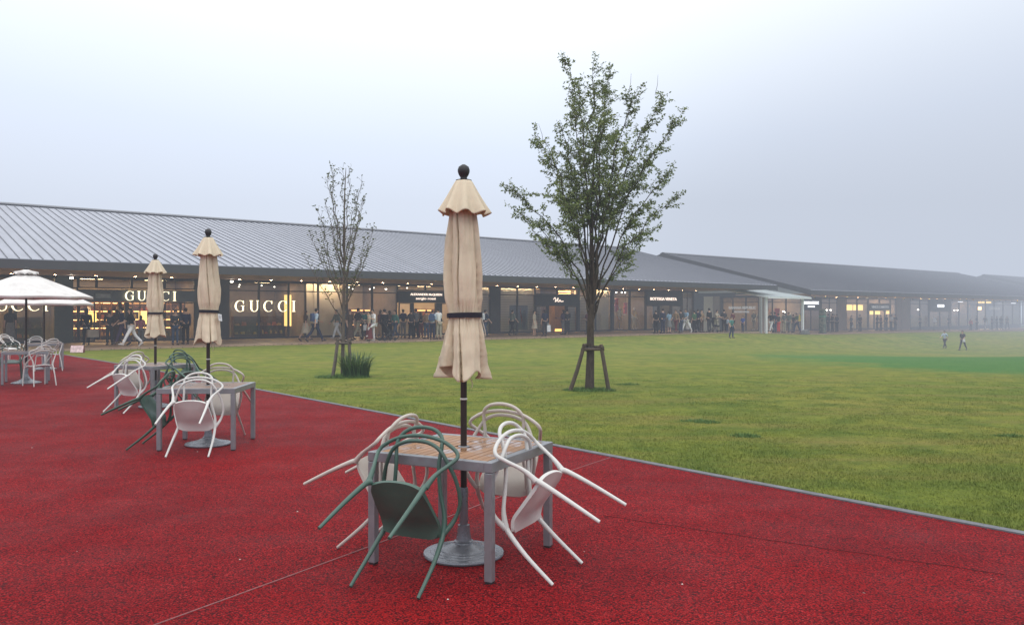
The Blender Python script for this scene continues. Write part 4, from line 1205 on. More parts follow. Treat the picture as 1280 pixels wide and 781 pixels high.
post(B1, A(708.5), 0.14, 0, 2.02, M_FRAME, 'door_post'); post(B1, A(723), 0.22, 0, ZT, M_FRAME)
window(B1, A(724), A(745), 0.10, ZT - 0.10, GLASS, transom=ZM); window(B1, A(745), A(764), 0.10, ZT - 0.10, GLASS, transom=ZM)
blind(B1, A(724.5), A(744), 0.12, 2.75); slab(B1, 'display_back_panel', A(745.5), A(763.5), FACE + 0.25, FACE + 0.29, 0.12, 3.3, M_BEIGE)
post(B1, A(765.5), 0.22, 0, ZT, M_FRAME)
window(B1, A(767), A(787), 0.10, ZT - 0.10, GLASS, transom=ZM); window(B1, A(788), A(807), 0.10, ZT - 0.10, GLASS, transom=ZM)
slab(B1, 'header_board', A(807.5), A(852), FACE - 0.08, FACE + 0.10, 2.10, ZT - 0.05, M_HEADER)
window(B1, A(808), A(823), 0.10, 2.09, GLASS); window(B1, A(840), A(852), 0.10, 2.09, GLASS)
post(B1, A(824), 0.12, 0, 2.1, M_FRAME, 'door_post'); post(B1, A(839), 0.12, 0, 2.1, M_FRAME, 'door_post')
window(B1, A(853), 43.75, 0.10, ZT - 0.10, GLASS, transom=ZM, mull=1)
# shop interiors
def partition(root, t, zb=0.0): slab(root, 'partition', t - 0.05, t + 0.05, FACE + 0.15, FACE + 6.98, zb, 3.38, M_IN_DARK)
def backing(root, t0, t1, mat, w=FACE + 4.5, zb=0.03): slab(root, 'shop_back_wall', t0 + 0.06, t1 - 0.06, w, w + 0.1, zb, 3.38, mat)
cutsI = [-29.4, A(86), A(252), A(383), A(434.5), A(497), A(613), A(669), A(724), A(765), A(808), 43.7]
for c in cutsI[1:-1]: partition(B1, c)
mats = [M_IN_DARK, M_IN_WARM, M_IN_DARK, M_BEIGE, M_IN_WARM, M_IN_WARM, M_IN_WARM, M_IN_WARM, M_IN_WARM, M_IN_GREY, M_IN_DARK]
lit = [(G_WARM, 0.45), (G_WARM, 0.8), (G_WARM, 0.55), (G_WARM, 0.25), (G_WARM, 0.62), (G_WARM, 0.62), (G_WARM, 0.8), (G_ORANGE, 1.0), (G_WARM, 0.9), (G_WARM, 0.7), (G_WARM, 0.6)]
for a, b, m_, (lm, fr) in zip(cutsI[:-1], cutsI[1:], mats, lit):
    backing(B1, a, b, m_)
    n_ = max(1, int((b - a) / 2.4))
    for i in range(n_):
        c = a + (b - a) * (i + 0.5) / n_
        lamp_panel(B1, c - 0.55, c + 0.55, FACE + 2.4 - 0.5 * fr - 0.05, FACE + 2.4 + 0.5 * fr + 0.05, 3.385, lm)
# added fill lamps behind the display glass, brightening the blinds and panels
for x0, x1, k in ((383, 397, .05), (399, 433, .05), (602, 612, .06), (627, 646, .06), (648, 667, .06), (671, 678, .05), (711, 721, .05), (725, 744, .06), (746, 763, .05)):
    lamp_panel(B1, A(x0), A(x1), FACE + 0.10, FACE + 0.13 + k, 3.385, G_FILL)
# thin spots seen through the glass
spots_(B1, [(A(x), FACE + 0.8 + 0.6 * (i % 3), 3.05 + 0.10 * (i % 2), 0.036) for i, x in enumerate((288, 311, 315, 330, 336, 344, 350, 452, 460, 473, 476, 487, 491, 500, 514, 517, 545, 455, 490))])
spots_(B1, [(A(x), FACE + 0.5, 3.12, 0.06) for x in (771, 776, 783, 787)])
spots_(B1, [(A(x), FACE - 1.0, 3.22, 0.075) for x in (84, 281.5)])
slab(B1, 'light_column', A(361), A(369), FACE + 0.55, FACE + 0.65, 0.75, 2.6, G_YEL)
slab(B1, 'exit_lamp', A(721.5), A(727), FACE + 0.3, FACE + 0.36, 2.93, 3.22, glow('orange_lit_box', (1.0, 0.62, 0.30), 1.8))
for i in range(4): slab(B1, 'lit_slat', A(704), A(719), FACE + 0.5, FACE + 0.54, 2.92 + 0.09 * i, 2.97 + 0.09 * i, G_ORANGE if i % 2 == 0 else M_OAK)

def fixture(name, t, w, base, label, cat, group=None):
    return empty(name, bpt(t, w, base), ROT, label, cat, group)
# display shelving, each unit a thing with its boards and its goods
def shelving(t, w, wd, ht, rows, label, seed, zb=0.03, lights=True):
    root = fixture('display_shelf', t, w, zb, label, 'display shelf', 'lit display shelves inside the shops'); r_ = random.Random(seed)
    m = MB(); m.span((-wd / 2, 0.36, 0), (wd / 2, 0.40, ht)); m.span((-wd / 2, 0, 0), (-wd / 2 + 0.04, 0.36, ht)); m.span((wd / 2 - 0.04, 0, 0), (wd / 2, 0.36, ht)); m.build('cabinet', M_SHELF, root)
    for k in range(rows):
        z = 0.25 + k * (ht - 0.3) / rows
        m = MB(); m.span((-wd / 2 + 0.04, 0.0, z - 0.03), (wd / 2 - 0.04, 0.36, z)); m.build('shelf', M_SHELF, root)
        if lights:
            m = MB(); m.span((-wd / 2 + 0.06, 0.30, z + (ht - 0.3) / rows - 0.06), (wd / 2 - 0.06, 0.34, z + (ht - 0.3) / rows - 0.04)); m.build('shelf_light', G_ORANGE, root)
        x = -wd / 2 + 0.1
        m = MB(); cols = r_.sample(GOODS[:5], 3)
        while x < wd / 2 - 0.25:
            s = r_.uniform(0.14, 0.30); h_ = r_.uniform(0.10, 0.24); m.cur = r_.randrange(3)
            if r_.random() < 0.8: m.prism([(x, z), (x + s, z), (x + s * 0.88, z + h_), (x + s * 0.12, z + h_)], 0.10, 0.26)
            if r_.random() < 0.5: m.tube([(x + s * .3, 0.18, z + h_), (x + s * .35, 0.18, z + h_ + .07), (x + s * .65, 0.18, z + h_ + .07), (x + s * .7, 0.18, z + h_)], 0.008, 5)
            x += s + r_.uniform(0.05, 0.20)
        g = m.build('goods', cols, root); g['kind'] = 'stuff'
    return root
pos = [(91.5, 3.2, 1.3), (106, 3.4, 1.6), (120, 3.6, 1.7), (134, 3.8, 1.8), (147, 3.8, 1.6), (168, 3.4, 1.6), (186, 3.4, 1.7), (214, 2.6, 1.5), (233, 2.6, 1.6)]
nth = ['first', 'second', 'third', 'fourth', 'fifth', 'sixth', 'seventh', 'eighth', 'ninth']
for i, (px, w, wd) in enumerate(pos):
    shelving(A(px, FACE + w), FACE + w, wd, 2.15, 4, '%s glowing goods shelf from the left inside the wide shop entrance' % nth[i], 40 + i)
for i, (px, w, c) in enumerate(((310, 1.6, 'low dark shelf with bags behind the big lit serif sign'), (340, 1.8, 'dark shelf beside the bright light column'), (30, 2.0, 'dim shelf behind the glass left of the green pillar'))):
    shelving(A(px, FACE + w), FACE + w, 1.7, 1.3, 2, c, 70 + i, lights=False)
for i, (px, w, c) in enumerate(((452, 3.2, 'shelf with bags in the warm shop left of the dark sign board'), (481, 3.2, 'shelf by the round spotlights in the warm shop'), (532, 3.4, 'shelf seen through the doorway under the dark sign board'))):
    shelving(A(px, FACE + w), FACE + w, 1.9, 1.75, 3, c, 80 + i, lights=(i != 1))
shelving(A(694, FACE + 3.6), FACE + 3.6, 2.0, 1.9, 3, 'small lit shelf behind the oak counter', 91)
r_ = fixture('counter', A(697, FACE + 2.0), FACE + 2.0, 0.03, 'orange oak counter glowing at its foot inside the shop doorway', 'counter')
m = MB(); m.span((-1.0, -0.3, 0.22), (1.0, 0.3, 1.02)); m.build('body', M_OAK, r_); m = MB(); m.span((-1.05, -0.34, 1.02), (1.05, 0.34, 1.07)); m.build('top', M_SHELF, r_)
m = MB(); m.span((-0.95, -0.24, 0.0), (0.95, 0.24, 0.20)); m.build('foot_light', glow('foot_lamp', (1.0, 0.42, 0.10), 3.0), r_)
slab(B1, 'orange_wall', A(700), A(707), FACE + 1.2, FACE + 1.3, 0.05, 2.4, M_OAK)
# poster behind the slatted blinds
r_ = fixture('poster', A(650), FACE + 0.14, 0.30, 'tall dark poster with a blurred red figure hung in front of pale blinds', 'poster')
m = MB(); m.span((-0.85, 0, 0), (0.85, 0.03, 1.75)); m.build('board', plain('poster_dark', (0.045, 0.040, 0.042), 0.4, var=0.5, scale=2.5), r_)
m = MB(); m.tube(spline([(0.22, -0.006, 0.25), (0.20, -0.006, 0.8), (0.10, -0.006, 1.2), (0.16, -0.006, 1.42), (0.14, -0.006, 1.55)], 5), [0.05, 0.07, 0.09, 0.12, 0.14, 0.16, 0.17, 0.17, 0.16, 0.15, 0.15, 0.13, 0.10, 0.07, 0.06, 0.06, 0.08, 0.09, 0.08, 0.06, 0.02], 10, flat=0.03)
m.build('figure', plain('poster_red', (0.20, 0.055, 0.045), 0.5, var=0.5, scale=5), r_)
# hanging coloured clothes in the red shop
for i, (px, z, c) in enumerate(((770.5, 2.45, 6), (770.5, 1.95, 7), (782, 2.1, 6), (781.5, 1.75, 6), (803, 1.8, 3), (798, 2.3, 2))):
    r_ = fixture('hanging_garment', A(px, FACE + 1.1), FACE + 1.1, z - 0.35, '%s garment hanging %s in the window with two mannequins' % (('red', 'pink', 'scarlet', 'dark red', 'brown', 'ochre')[i], ('at the top left', 'below the top left one', 'right of the first mannequin', 'low by the first mannequin', 'on the right', 'high on the right')[i]), 'garment')
    m = MB(); m.prism([(-0.18, 0), (0.18, 0), (0.15, 0.4), (0.24, 0.52), (0.08, 0.6), (-0.08, 0.6), (-0.24, 0.52), (-0.15, 0.4)], -0.06, 0.06); m.build('cloth', GOODS[c], r_, bevel=0.02)
    m = MB(); m.tube([(0, 0, 0.6), (0, 0, 3.0 - z + 0.35)], 0.008, 5); m.build('hanger', M_FRAME, r_)

# ---- signs -------------------------------------------------------------------------
me, wid = capitals('GUCCI', 0.64, 0.30, 0.05, 'shop_sign', G_SIGN)
wt = A(368) - A(293)
sc = wt / wid
def bigsign(px0, px1, z, h, label):
    t0, t1 = A(px0, FACE - 0.25), A(px1, FACE - 0.25)
    me, wid = capitals('GUCCI', h, 0.5, 0.05, 'shop_sign', G_SIGN)
    gap = 0.5 + ((t1 - t0) - wid) / 4
    me2, wid2 = capitals('GUCCI', h, gap, 0.05, 'shop_sign', G_SIGN)
    return sign(None, (t0 + t1) / 2, FACE - 0.25, z, me2, label)
bigsign(293, 369, 1.92, 0.64, 'tall glowing serif letters on the dark window right of the middle parasols')
bigsign(156, 220, 2.43, 0.50, 'glowing serif letters on the header over the wide shop entrance, half hidden by a parasol')
bigsign(-27, 60, 1.95, 0.62, 'glowing serif letters cut by the left edge behind the open white parasol')
def textsign(px0, px1, z, s, h, mat, label, bold=0.0, base=0.0, w=FACE - 0.13):
    t0, t1 = A(px0, w), A(px1, w)
    me = text_mesh(s, 1.0, 0.015, 'shop_sign', mat, bold)
    xs_ = [v.co.x for v in me.vertices]; ys_ = [v.co.y for v in me.vertices]
    sx = (t1 - t0) / (max(xs_) - min(xs_)); sy = h / (max(ys_) - min(ys_)); cx = (max(xs_) + min(xs_)) / 2; cy = (max(ys_) + min(ys_)) / 2
    for v in me.vertices: v.co = ((v.co.x - cx) * sx, (v.co.y - cy) * sy, v.co.z)
    return sign(None, (t0 + t1) / 2, w, z, me, label, base_z=base)
textsign(513, 552.5, 2.72, 'ALEXANDER McQUEEN', 0.17, G_SIGNW, 'row of small warm capitals on the dark board left of the big parasol', 0.02)
textsign(520, 544.5, 2.44, 'sergio rossi', 0.20, G_SIGNW, 'small round lower case lettering under the warm capitals', 0.01)
textsign(813, 846, 2.66, 'BOTTEGA VENETA', 0.24, G_SIGNW, 'warm capitals on the dark board right of the tall tree', 0.025)
# lit script logo: a flourish
m = MB(); pts = spline([(-0.45, 0.02, 0), (-0.30, 0.16, 0), (-0.22, 0.02, 0), (-0.28, -0.14, 0), (-0.10, -0.02, 0), (0.02, 0.14, 0), (-0.02, -0.10, 0), (0.12, -0.12, 0), (0.20, 0.0, 0), (0.30, -0.12, 0), (0.55, -0.10, 0)], 6)
m.tube(pts, 0.032, 6, flat=0.8); sign(None, A(697.5, FACE - 0.14), FACE - 0.14, 2.48, m.mesh('shop_sign', G_SIGNW, smooth=60), 'lit handwritten flourish on the dark board left of the tall tree')
# pale notice boards in the left header glass
slab(B1, 'header_notice', A(119), A(138), FACE - 0.075, FACE - 0.062, 2.30, 2.52, plain('pale_blue_notice', (0.34, 0.40, 0.45), 0.5, var=0.3, scale=4))
# lit animal-free picture panel by the parasol
slab(B1, 'lit_picture', A(177), A(187), FACE + 0.5, FACE + 0.55, 0.95, 1.62, G_YEL)
slab(B1, 'lit_picture', A(127.5), A(139), FACE + 3.2, FACE + 3.25, 1.05, 1.55, glow('golden_panel', (1.0, 0.62, 0.16), 2.6))
# ---- building two --------------------------------------------------------------------
slab(B2, 'header_beam', 54.0, 118.5, FACE - 0.03, FACE + 0.16, ZT - 0.10, ZT + 0.02, M_FRAME)
slab(B2, 'plinth', 54.0, 118.5, FACE - 0.02, FACE + 0.14, -1.2, -0.02, M_FRAME)
def W2(a, b, glass=None, tr=ZM, **k): return window(B2, A(a), A(b), 0.0, ZT - 0.10, glass or GLASS, transom=tr, **k)
post(B2, A(952.5), 0.5, -0.6, ZT, M_BEIGE, 'corner_pillar')
W2(955, 966); W2(966, 983); W2(983, 1002)
slab(B2, 'header_board', A(1002.5), A(1026), FACE - 0.10, FACE + 0.10, 2.05, ZT - 0.05, M_NAVY)
window(B2, A(1003), A(1025), 0.0, 2.04, GLASS, mull=1)
W2(1027, 1047, mull=1)
slab(B2, 'wall_panel', A(1047.5), A(1057), FACE - 0.04, FACE + 0.10, -0.1, ZT - 0.1, M_TAN)
W2(1058, 1071.5); W2(1072, 1085)
slab(B2, 'header_board', A(1086), A(1113), FACE - 0.10, FACE + 0.10, 2.02, 2.76, M_HEADER)
window(B2, A(1086), A(1099.5), 2.78, ZT - 0.1); window(B2, A(1100), A(1113), 2.78, ZT - 0.1)
window(B2, A(1086), A(1093), 0.0, 2.0); window(B2, A(1093.3), A(1106), 0.0, 2.0); window(B2, A(1106.3), A(1113), 0.0, 2.0)
W2(1113.5, 1120)
slab(B2, 'wall_panel', A(1120.4), A(1126), FACE - 0.04, FACE + 0.10, -0.4, ZT - 0.1, M_TAN); slab(B2, 'wall_panel', A(1126.4), A(1137), FACE - 0.05, FACE + 0.10, -0.4, ZT - 0.1, M_TAN)
W2(1138, 1150); W2(1150.3, 1161)
slab(B2, 'header_board', A(1161.5), A(1188), FACE - 0.10, FACE + 0.10, 1.9, ZT - 0.05, M_HEADER)
window(B2, A(1162), A(1175), 0.0, 1.88); window(B2, A(1175.3), A(1187), 0.0, 1.88)
for a, b in ((1189, 1199), (1199.3, 1210), (1210.3, 1222), (1222.3, 1232), (1232.3, 1243), (1243.3, 1254), (1254.3, 1266), (1266.3, 1279), (1279.3, 1295)):
    W2(a, b)
# glazed end wall of the corner shop, facing the passage
def side_window(root, w0, w1, z0, z1, t, glass=None, transom=None):
    m = MB(); fw = 0.06
    m.span((t, w0, z0), (t + 0.1, w0 + fw, z1)); m.span((t, w1 - fw, z0), (t + 0.1, w1, z1)); m.span((t, w0 + fw, z0), (t + 0.1, w1 - fw, z0 + fw)); m.span((t, w0 + fw, z1 - fw), (t + 0.1, w1 - fw, z1))
    if transom: m.span((t + 0.002, w0 + fw, transom - 0.03), (t + 0.098, w1 - fw, transom + 0.03))
    o = m.build('window', M_FRAME, root)
    g = MB(); g.quad((t + 0.05, w1 - fw, z0 + fw), (t + 0.05, w0 + fw, z0 + fw), (t + 0.05, w0 + fw, z1 - fw), (t + 0.05, w1 - fw, z1 - fw)); g.build('pane', glass or DARKGLASS, o)
for a, b in ((7.75, 9.2), (9.22, 10.7), (10.72, 12.2)): side_window(B2, a, b, 0.0, ZT - 0.1, 54.0, transom=ZM)
slab(B2, 'wall_panel', 53.96, 54.1, 12.25, 13.0, -0.6, ZT, M_TAN); slab(B2, 'wall_panel', 53.95, 54.1, 13.05, 14.2, -0.6, ZT, M_BEIGE); slab(B2, 'wall_panel', 53.97, 54.1, 14.25, 15.0, -0.6, ZT, M_WALL)
slab(B2, 'end_wall', 53.99, 54.13, 7.5, 15.0, ZT - 0.1, 3.75, M_WALL)
# interiors
cI = [54.2, A(1002.5), A(1027), A(1057.5), A(1085.5), A(1120), A(1137.5), A(1161.3), A(1188.5), A(1222), 118.4]
mI = [M_IN_DARK, M_IN_WARM, M_IN_GREY, M_IN_WARM, M_IN_WARM, M_IN_GREY, M_IN_GREY, M_IN_DARK, M_IN_GREY, M_IN_GREY]
lI = [(G_WARM, 0.9), (G_ORANGE, 1.2), (G_WARM, 0.5), (G_WARM, 1.2), (G_WARM, 1.4), (G_WARM, 0.3), (G_WARM, 0.4), (G_WARM, 0.3), (G_WARM, 0.3), (G_WARM, 0.6)]
for a, b, m_, (lm, fr) in zip(cI[:-1], cI[1:], mI, lI):
    backing(B2, a, b, m_, zb=-0.42); 
    if a > 54.3: partition(B2, a, -0.42)
    n_ = max(1, int((b - a) / 2.6))
    for i in range(n_):
        c = a + (b - a) * (i + 0.5) / n_
        lamp_panel(B2, c - 0.6, c + 0.6, FACE + 2.3 - 0.5 * fr - 0.05, FACE + 2.3 + 0.5 * fr + 0.05, 3.385, lm)
spots_(B2, [(A(x), FACE + 0.7, z, 0.09) for x, z in ((1035, 2.0), (1041, 2.0), (1046, 2.0), (1142, 2.05), (1155, 2.05), (987, 1.85), (989, 1.75), (1200, 2.0), (1204, 2.0))])  # lowest pair glows in place of bright mannequin heads
slab(B2, 'lit_cornice', A(1059), A(1071), FACE + 0.5, FACE + 0.6, 2.02, 2.62, G_YEL); slab(B2, 'lit_cornice', A(1073), A(1084), FACE + 0.5, FACE + 0.6, 2.02, 2.62, G_YEL)
slab(B2, 'lit_cornice', A(1093.5), A(1105.5), FACE + 0.5, FACE + 0.6, 1.55, 1.98, G_YEL); slab(B2, 'lit_cornice', A(1114), A(1119), FACE + 0.5, FACE + 0.6, 1.6, 2.05, G_YEL)
slab(B2, 'lit_cornice', A(1225.6), A(1231), FACE + 0.4, FACE + 0.5, 3.00, 3.22, G_YEL); slab(B2, 'lit_cornice', A(1232.3), A(1243), FACE + 0.4, FACE + 0.5, 3.0, 3.26, G_YEL)
slab(B2, 'lit_sign_box', A(1225.8), A(1230.6), FACE + 0.4, FACE + 0.5, 2.1, 2.5, G_ORANGE)
slab(B2, 'lamp_strip', A(1189), A(1194.5), FACE - 0.9, FACE - 0.8, 3.08, 3.14, G_SIGNC); slab(B2, 'lamp_strip', A(1256), A(1261), FACE - 0.9, FACE - 0.8, 3.0, 3.07, G_SIGNC)
slab(B2, 'lit_panel', A(1007), A(1020), FACE + 1.2, FACE + 1.25, 0.95, 1.85, plain('orange_backdrop', (0.5, 0.22, 0.06), 0.7))
slab(B2, 'hanging_cloth', A(1213), A(1219), FACE + 0.5, FACE + 0.56, 0.9, 2.5, M_BEIGE)
for i, (px, w, c) in enumerate(((1065, 3.0, 'lit shelf in the left window of the bright far shop'), (1079, 3.0, 'lit shelf in the right window of the bright far shop'), (1099, 3.2, 'lit shelf behind the door of the bright far shop'))):
    shelving(A(px, FACE + w), FACE + w, 2.4, 1.9, 4, c, 120 + i, zb=-0.6)
textsign(1005, 1023.5, 2.78, 'BANANA REPUBLIC', 0.30, G_SIGNC, 'small cool white capitals on the navy board beside the white canopy', 0.03, -0.3)
textsign(1010, 1018.5, 2.40, 'FACTORY STORE', 0.15, G_SIGNC, 'tiny cool white line of lettering under the capitals on the navy board', 0.02, -0.3)
textsign(1089.5, 1111, 2.40, 'VINCE CAMUTO', 0.30, G_SIGNDIM, 'faint grey capitals on the dark board of the bright far shop', 0.02, -0.3)
textsign(1172, 1180.5, 2.58, 'ECCO', 0.36, G_SIGNC, 'short white sign on the dark board near the two walkers', 0.06, -0.3)
textsign(1236, 1250, 2.30, 'COLE HAAN', 0.36, G_SIGNDIM, 'faint capitals under the yellow lit panel at far right', 0.02, -0.3)
# dim lettering on the passage side glass
def side_text(s, w, z, size, label):
    me = text_mesh(s, size, 0.01, 'shop_sign', G_SIGNDIM, 0.015)
    o = D.objects.new('shop_sign', me); link(o); o.location = bpt(53.9, w, z); o.rotation_euler = Euler((math.pi / 2, 0, EANG - math.pi / 2), 'XYZ')
    tag(o, label, 'shop sign')
side_text('BANANA REPUBLIC', 9.55, 1.95, 0.36, 'dim grey capitals on the dark glass left of the white canopy')
side_text('FACTORY STORE', 9.6, 1.55, 0.22, 'dim small lettering below the grey capitals left of the white canopy')
# red banner, yellow pennant and board by the canopy
r_ = fixture('banner', A(971.5, FACE - 0.3), FACE - 0.3, 0.75, 'tall red tapering banner in the shop window under the canopy', 'banner')
m = MB(); m.prism([(-0.30, 0), (0.18, 0), (0.44, 1.15), (-0.44, 1.15)], 0, 0.03); m.build('cloth', plain('banner_red', (0.62, 0.05, 0.05), 0.7, var=0.12), r_); m = MB(); m.tube([(0, 0.05, -1.1), (0, 0.05, 1.2)], 0.02, 6); m.build('pole', M_ALU, r_)
r_ = fixture('pennant', A(999.8, 2.0), 2.0, walk_z(48), 'small yellow pennant beside the right canopy post', 'pennant')
m = MB(); m.prism([(-0.20, 0.95), (0.18, 0.95), (0.08, 1.55), (-0.08, 1.55)], 0, 0.03); m.build('cloth', plain('pennant_yellow', (0.70, 0.52, 0.05), 0.6), r_); m = MB(); m.tube([(0, 0.05, 0), (0, 0.05, 1.6)], 0.015, 6); m.build('pole', M_ALU, r_)
t = A(1028.3, 0.4)
r_ = fixture('notice_pillar', t, 0.4, walk_z(t), 'narrow greenish patterned pillar standing at the walkway edge right of the canopy', 'pillar')
def checker():
    n = NT('pillar_pattern'); co = n.coord('Object'); v = n.node('TexVoronoi', in_Scale=7.0); n.l(co, v.inputs['Vector']); s = n.node('SeparateColor'); n.l(v.outputs['Color'], s.inputs[0])
    n.bsdf(n.ramp(s.outputs[0], [(0.0, (0.06, 0.09, 0.07)), (0.5, (0.14, 0.15, 0.11)), (1.0, (0.32, 0.30, 0.22))], 'CONSTANT'), 0.6); return n.mat
m = MB(); m.span((-0.21, -0.21, 0.08), (0.21, 0.21, 2.15)); m.build('shaft', checker(), r_, bevel=0.02); m = MB(); m.span((-0.26, -0.26, 0), (0.26, 0.26, 0.08)); m.build('base', M_FASCIA, r_); m = MB(); m.span((-0.215, -0.215, 1.45), (0.215, 0.215, 1.56)); m.build('band', plain('pillar_green', (0.06, 0.22, 0.14), 0.5), r_)
r_ = fixture('notice_board', A(1168, 4.5), 4.5, walk_z(86), 'small white notice board on a stand before the short white sign', 'notice board')
m = MB(); m.box((0, 0, 1.2), (0.75, 0.04, 0.5), rot=Euler((-0.3, 0, 0)).to_matrix()); m.build('board', plain('board_white', (0.72, 0.74, 0.76), 0.5), r_); m = MB(); m.tube([(0, 0.06, 0), (0, 0.03, 1.15)], 0.025, 6); m.box((0, 0.06, 0.02), (0.4, 0.3, 0.04)); m.build('stand', M_FRAME, r_)

# white canopy over the passage
tl, tr_ = A(957.5, -0.3), A(1003.2, -0.3)
zc = walk_z((tl + tr_) / 2) - 0.05
r_ = empty('entrance_canopy', bpt((tl + tr_) / 2, -0.3, zc), ROT, 'small sloping white glass canopy on two white posts between the shop buildings', 'canopy')
hw = (tr_ - tl) / 2
M_WMETAL = plain('white_painted_steel', (0.74, 0.76, 0.77), 0.4, 0.0, var=0.05); 
def frost():
    n = NT('frosted_canopy_glass'); p = n.node('BsdfPrincipled'); p.inputs['Base Color'].default_value = (0.80, 0.86, 0.87, 1); p.inputs['Roughness'].default_value = 0.25
    tt = n.node('BsdfTranslucent'); tt.inputs['Color'].default_value = (0.7, 0.78, 0.8, 1); mx = n.node('MixShader'); mx.inputs[0].default_value = 0.45
    n.l(p.outputs[0], mx.inputs[1]); n.l(tt.outputs[0], mx.inputs[2]); n.l(mx.outputs[0], n.out.inputs['Surface']); return n.mat
for s in (-1, 1):
    m = MB(); m.span((s * hw - 0.09, -0.09, 0), (s * hw + 0.09, 0.09, 2.95)); m.build('post', M_WMETAL, r_, bevel=0.01)
sl = Euler((math.atan2(0.95, 6.0), 0, 0)).to_matrix()
m = MB(); m.box((0.12, 2.6, 3.47), (2 * hw + 0.9, 6.2, 0.03), rot=sl); m.build('glass_roof', frost(), r_)
m = MB()
for k in range(5):
    x = 0.12 - hw - 0.42 + (2 * hw + 0.84) * k / 4; m.box((x, 2.6, 3.40), (0.07, 6.2, 0.10), rot=sl)
for yy, zz in ((-0.45, 2.93), (2.6, 3.40), (5.65, 3.88)): m.box((0.12, yy, zz - 0.03), (2 * hw + 0.9, 0.08, 0.12))
m.build('frame', M_WMETAL, r_)
m = MB(); m.span((-hw - 0.7, -0.02, 0), (-hw - 0.55, 0.13, 2.9)); m.build('post', plain('grey_post', (0.3, 0.31, 0.31), 0.5), r_)
r_ = empty('planter_stone', bpt(tr_ - 0.35, -0.75, walk_z(tr_) - 0.06), ROT, 'grey block at the foot of the right canopy post', 'block')
m = MB(); m.prism([(-0.42, 0), (0.42, 0), (0.36, 0.28), (0.1, 0.40), (-0.30, 0.30)], -0.2, 0.2); m.build('block', plain('grey_stone', (0.16, 0.16, 0.155), 0.8, var=0.3, bump=0.3), r_, bevel=0.04)

# low folding floor sign at the end of the plaza
p = ground_point(97, 440.5, 0.0)
r_ = empty('floor_sign', p, (0, 0, 0.25), 'low folding floor sign with pink and white panel at the plaza end', 'sign')
m = MB(); m.box((0, -0.10, 0.14), (0.46, 0.02, 0.30), rot=Euler((-0.45, 0, 0)).to_matrix()); m.build('panel', plain('sign_pink_white', (0.58, 0.42, 0.43), 0.6, var=0.5, scale=9), r_)
m = MB(); m.box((0, 0.10, 0.14), (0.46, 0.02, 0.30), rot=Euler((0.45, 0, 0)).to_matrix()); m.prism([(-0.16, 0.0), (0.16, 0.0), (0, 0.28)], 0.2, 0.23, 'x'); m.build('back_panel', plain('sign_red', (0.16, 0.02, 0.025), 0.6), r_)

# recessed warm downlights under the eaves, close to the glass
def downlight_mesh():
    m = MB(); m.cur = 0
    m.lathe([(0.085, -0.06), (0.085, 0.10), (0.078, 0.10), (0.078, -0.06)], 14, cap=False); m.cur = 1
    m.lathe([(0.0005, 0.098), (0.070, 0.098)], 14, cap=False)
    return m.mesh('downlight', [plain('matt_black', (0.004, 0.004, 0.004), 0.95), glow('downlight_lamp', (1.0, 0.74, 0.45), 190.0)])
dm = downlight_mesh()
for root, t0, t1, k in ((B1, -26.0, 43.0, 39), (B2, 55.5, 117.0, 30)):
    for i in range(k):
        o = link(D.objects.new('downlight', dm), root); o.location = (t0 + (t1 - t0) * i / (k - 1), FACE - 0.95, 3.285)
# ------------------------------------------------------------------ people
_cloth = {}
def cl(name, c, rough=0.85):
    if name not in _cloth: _cloth[name] = plain('cloth_' + name, c, rough, var=0.22, scale=9, bump=0.25, bscale=35, spec=0.2)
    return _cloth[name]
CLO = dict(black=(0.014, 0.014, 0.017), navy=(0.022, 0.028, 0.060), blue=(0.045, 0.085, 0.20), denim=(0.045, 0.065, 0.11), purple=(0.070, 0.050, 0.090), white=(0.72, 0.72, 0.72), lightblue=(0.42, 0.50, 0.60), khaki=(0.34, 0.31, 0.23), beige=(0.42, 0.36, 0.28), brown=(0.075, 0.050, 0.036), tan=(0.26, 0.17, 0.10), maroon=(0.12, 0.028, 0.030), grey=(0.17, 0.17, 0.17), greygreen=(0.15, 0.17, 0.15), teal=(0.060, 0.19, 0.17), pink=(0.45, 0.16, 0.20), red=(0.62, 0.06, 0.06), charcoal=(0.045, 0.045, 0.05), green=(0.05, 0.12, 0.06), royal=(0.05, 0.10, 0.36), sky=(0.22, 0.34, 0.46))
def C_(n): return cl(n, CLO[n])
SKIN = plain('skin', (0.52, 0.32, 0.23), 0.5, var=0.06)
HAIR = plain('dark_hair', (0.014, 0.011, 0.010), 0.45, var=0.3, scale=30)
HAIRB = plain('brown_hair', (0.045, 0.026, 0.016), 0.45, var=0.3, scale=30)
HAIRG = plain('grey_hair', (0.30, 0.29, 0.28), 0.5, var=0.2, scale=30)
SHOE = plain('shoe', (0.03, 0.028, 0.028), 0.5); SHOEW = plain('pale_shoe', (0.5, 0.48, 0.45), 0.5)
EYE_M = plain('eye_dark', (0.01, 0.01, 0.01), 0.2)
MANN = plain('mannequin', (0.62, 0.58, 0.52), 0.35, var=0.05)

def skin_mesh(verts, edges, radii, root=0, sub=1):
    me = D.meshes.new('tmp'); me.from_pydata(verts, edges, [])
    o = D.objects.new('tmp', me); C.objects.link(o)
    md = o.modifiers.new('s', 'SKIN'); md.use_smooth_shade = True
    sv = me.skin_vertices[0].data
    for i, r in enumerate(radii):
        sv[i].radius = r if hasattr(r, '__len__') else (r, r); sv[i].use_root = (i == root)
    if sub:
        s = o.modifiers.new('u', 'SUBSURF'); s.levels = sub; s.render_levels = sub
    bpy.context.view_layer.update()
    out = D.meshes.new_from_object(o.evaluated_get(bpy.context.evaluated_depsgraph_get()))
    D.objects.remove(o); D.meshes.remove(me)
    return out

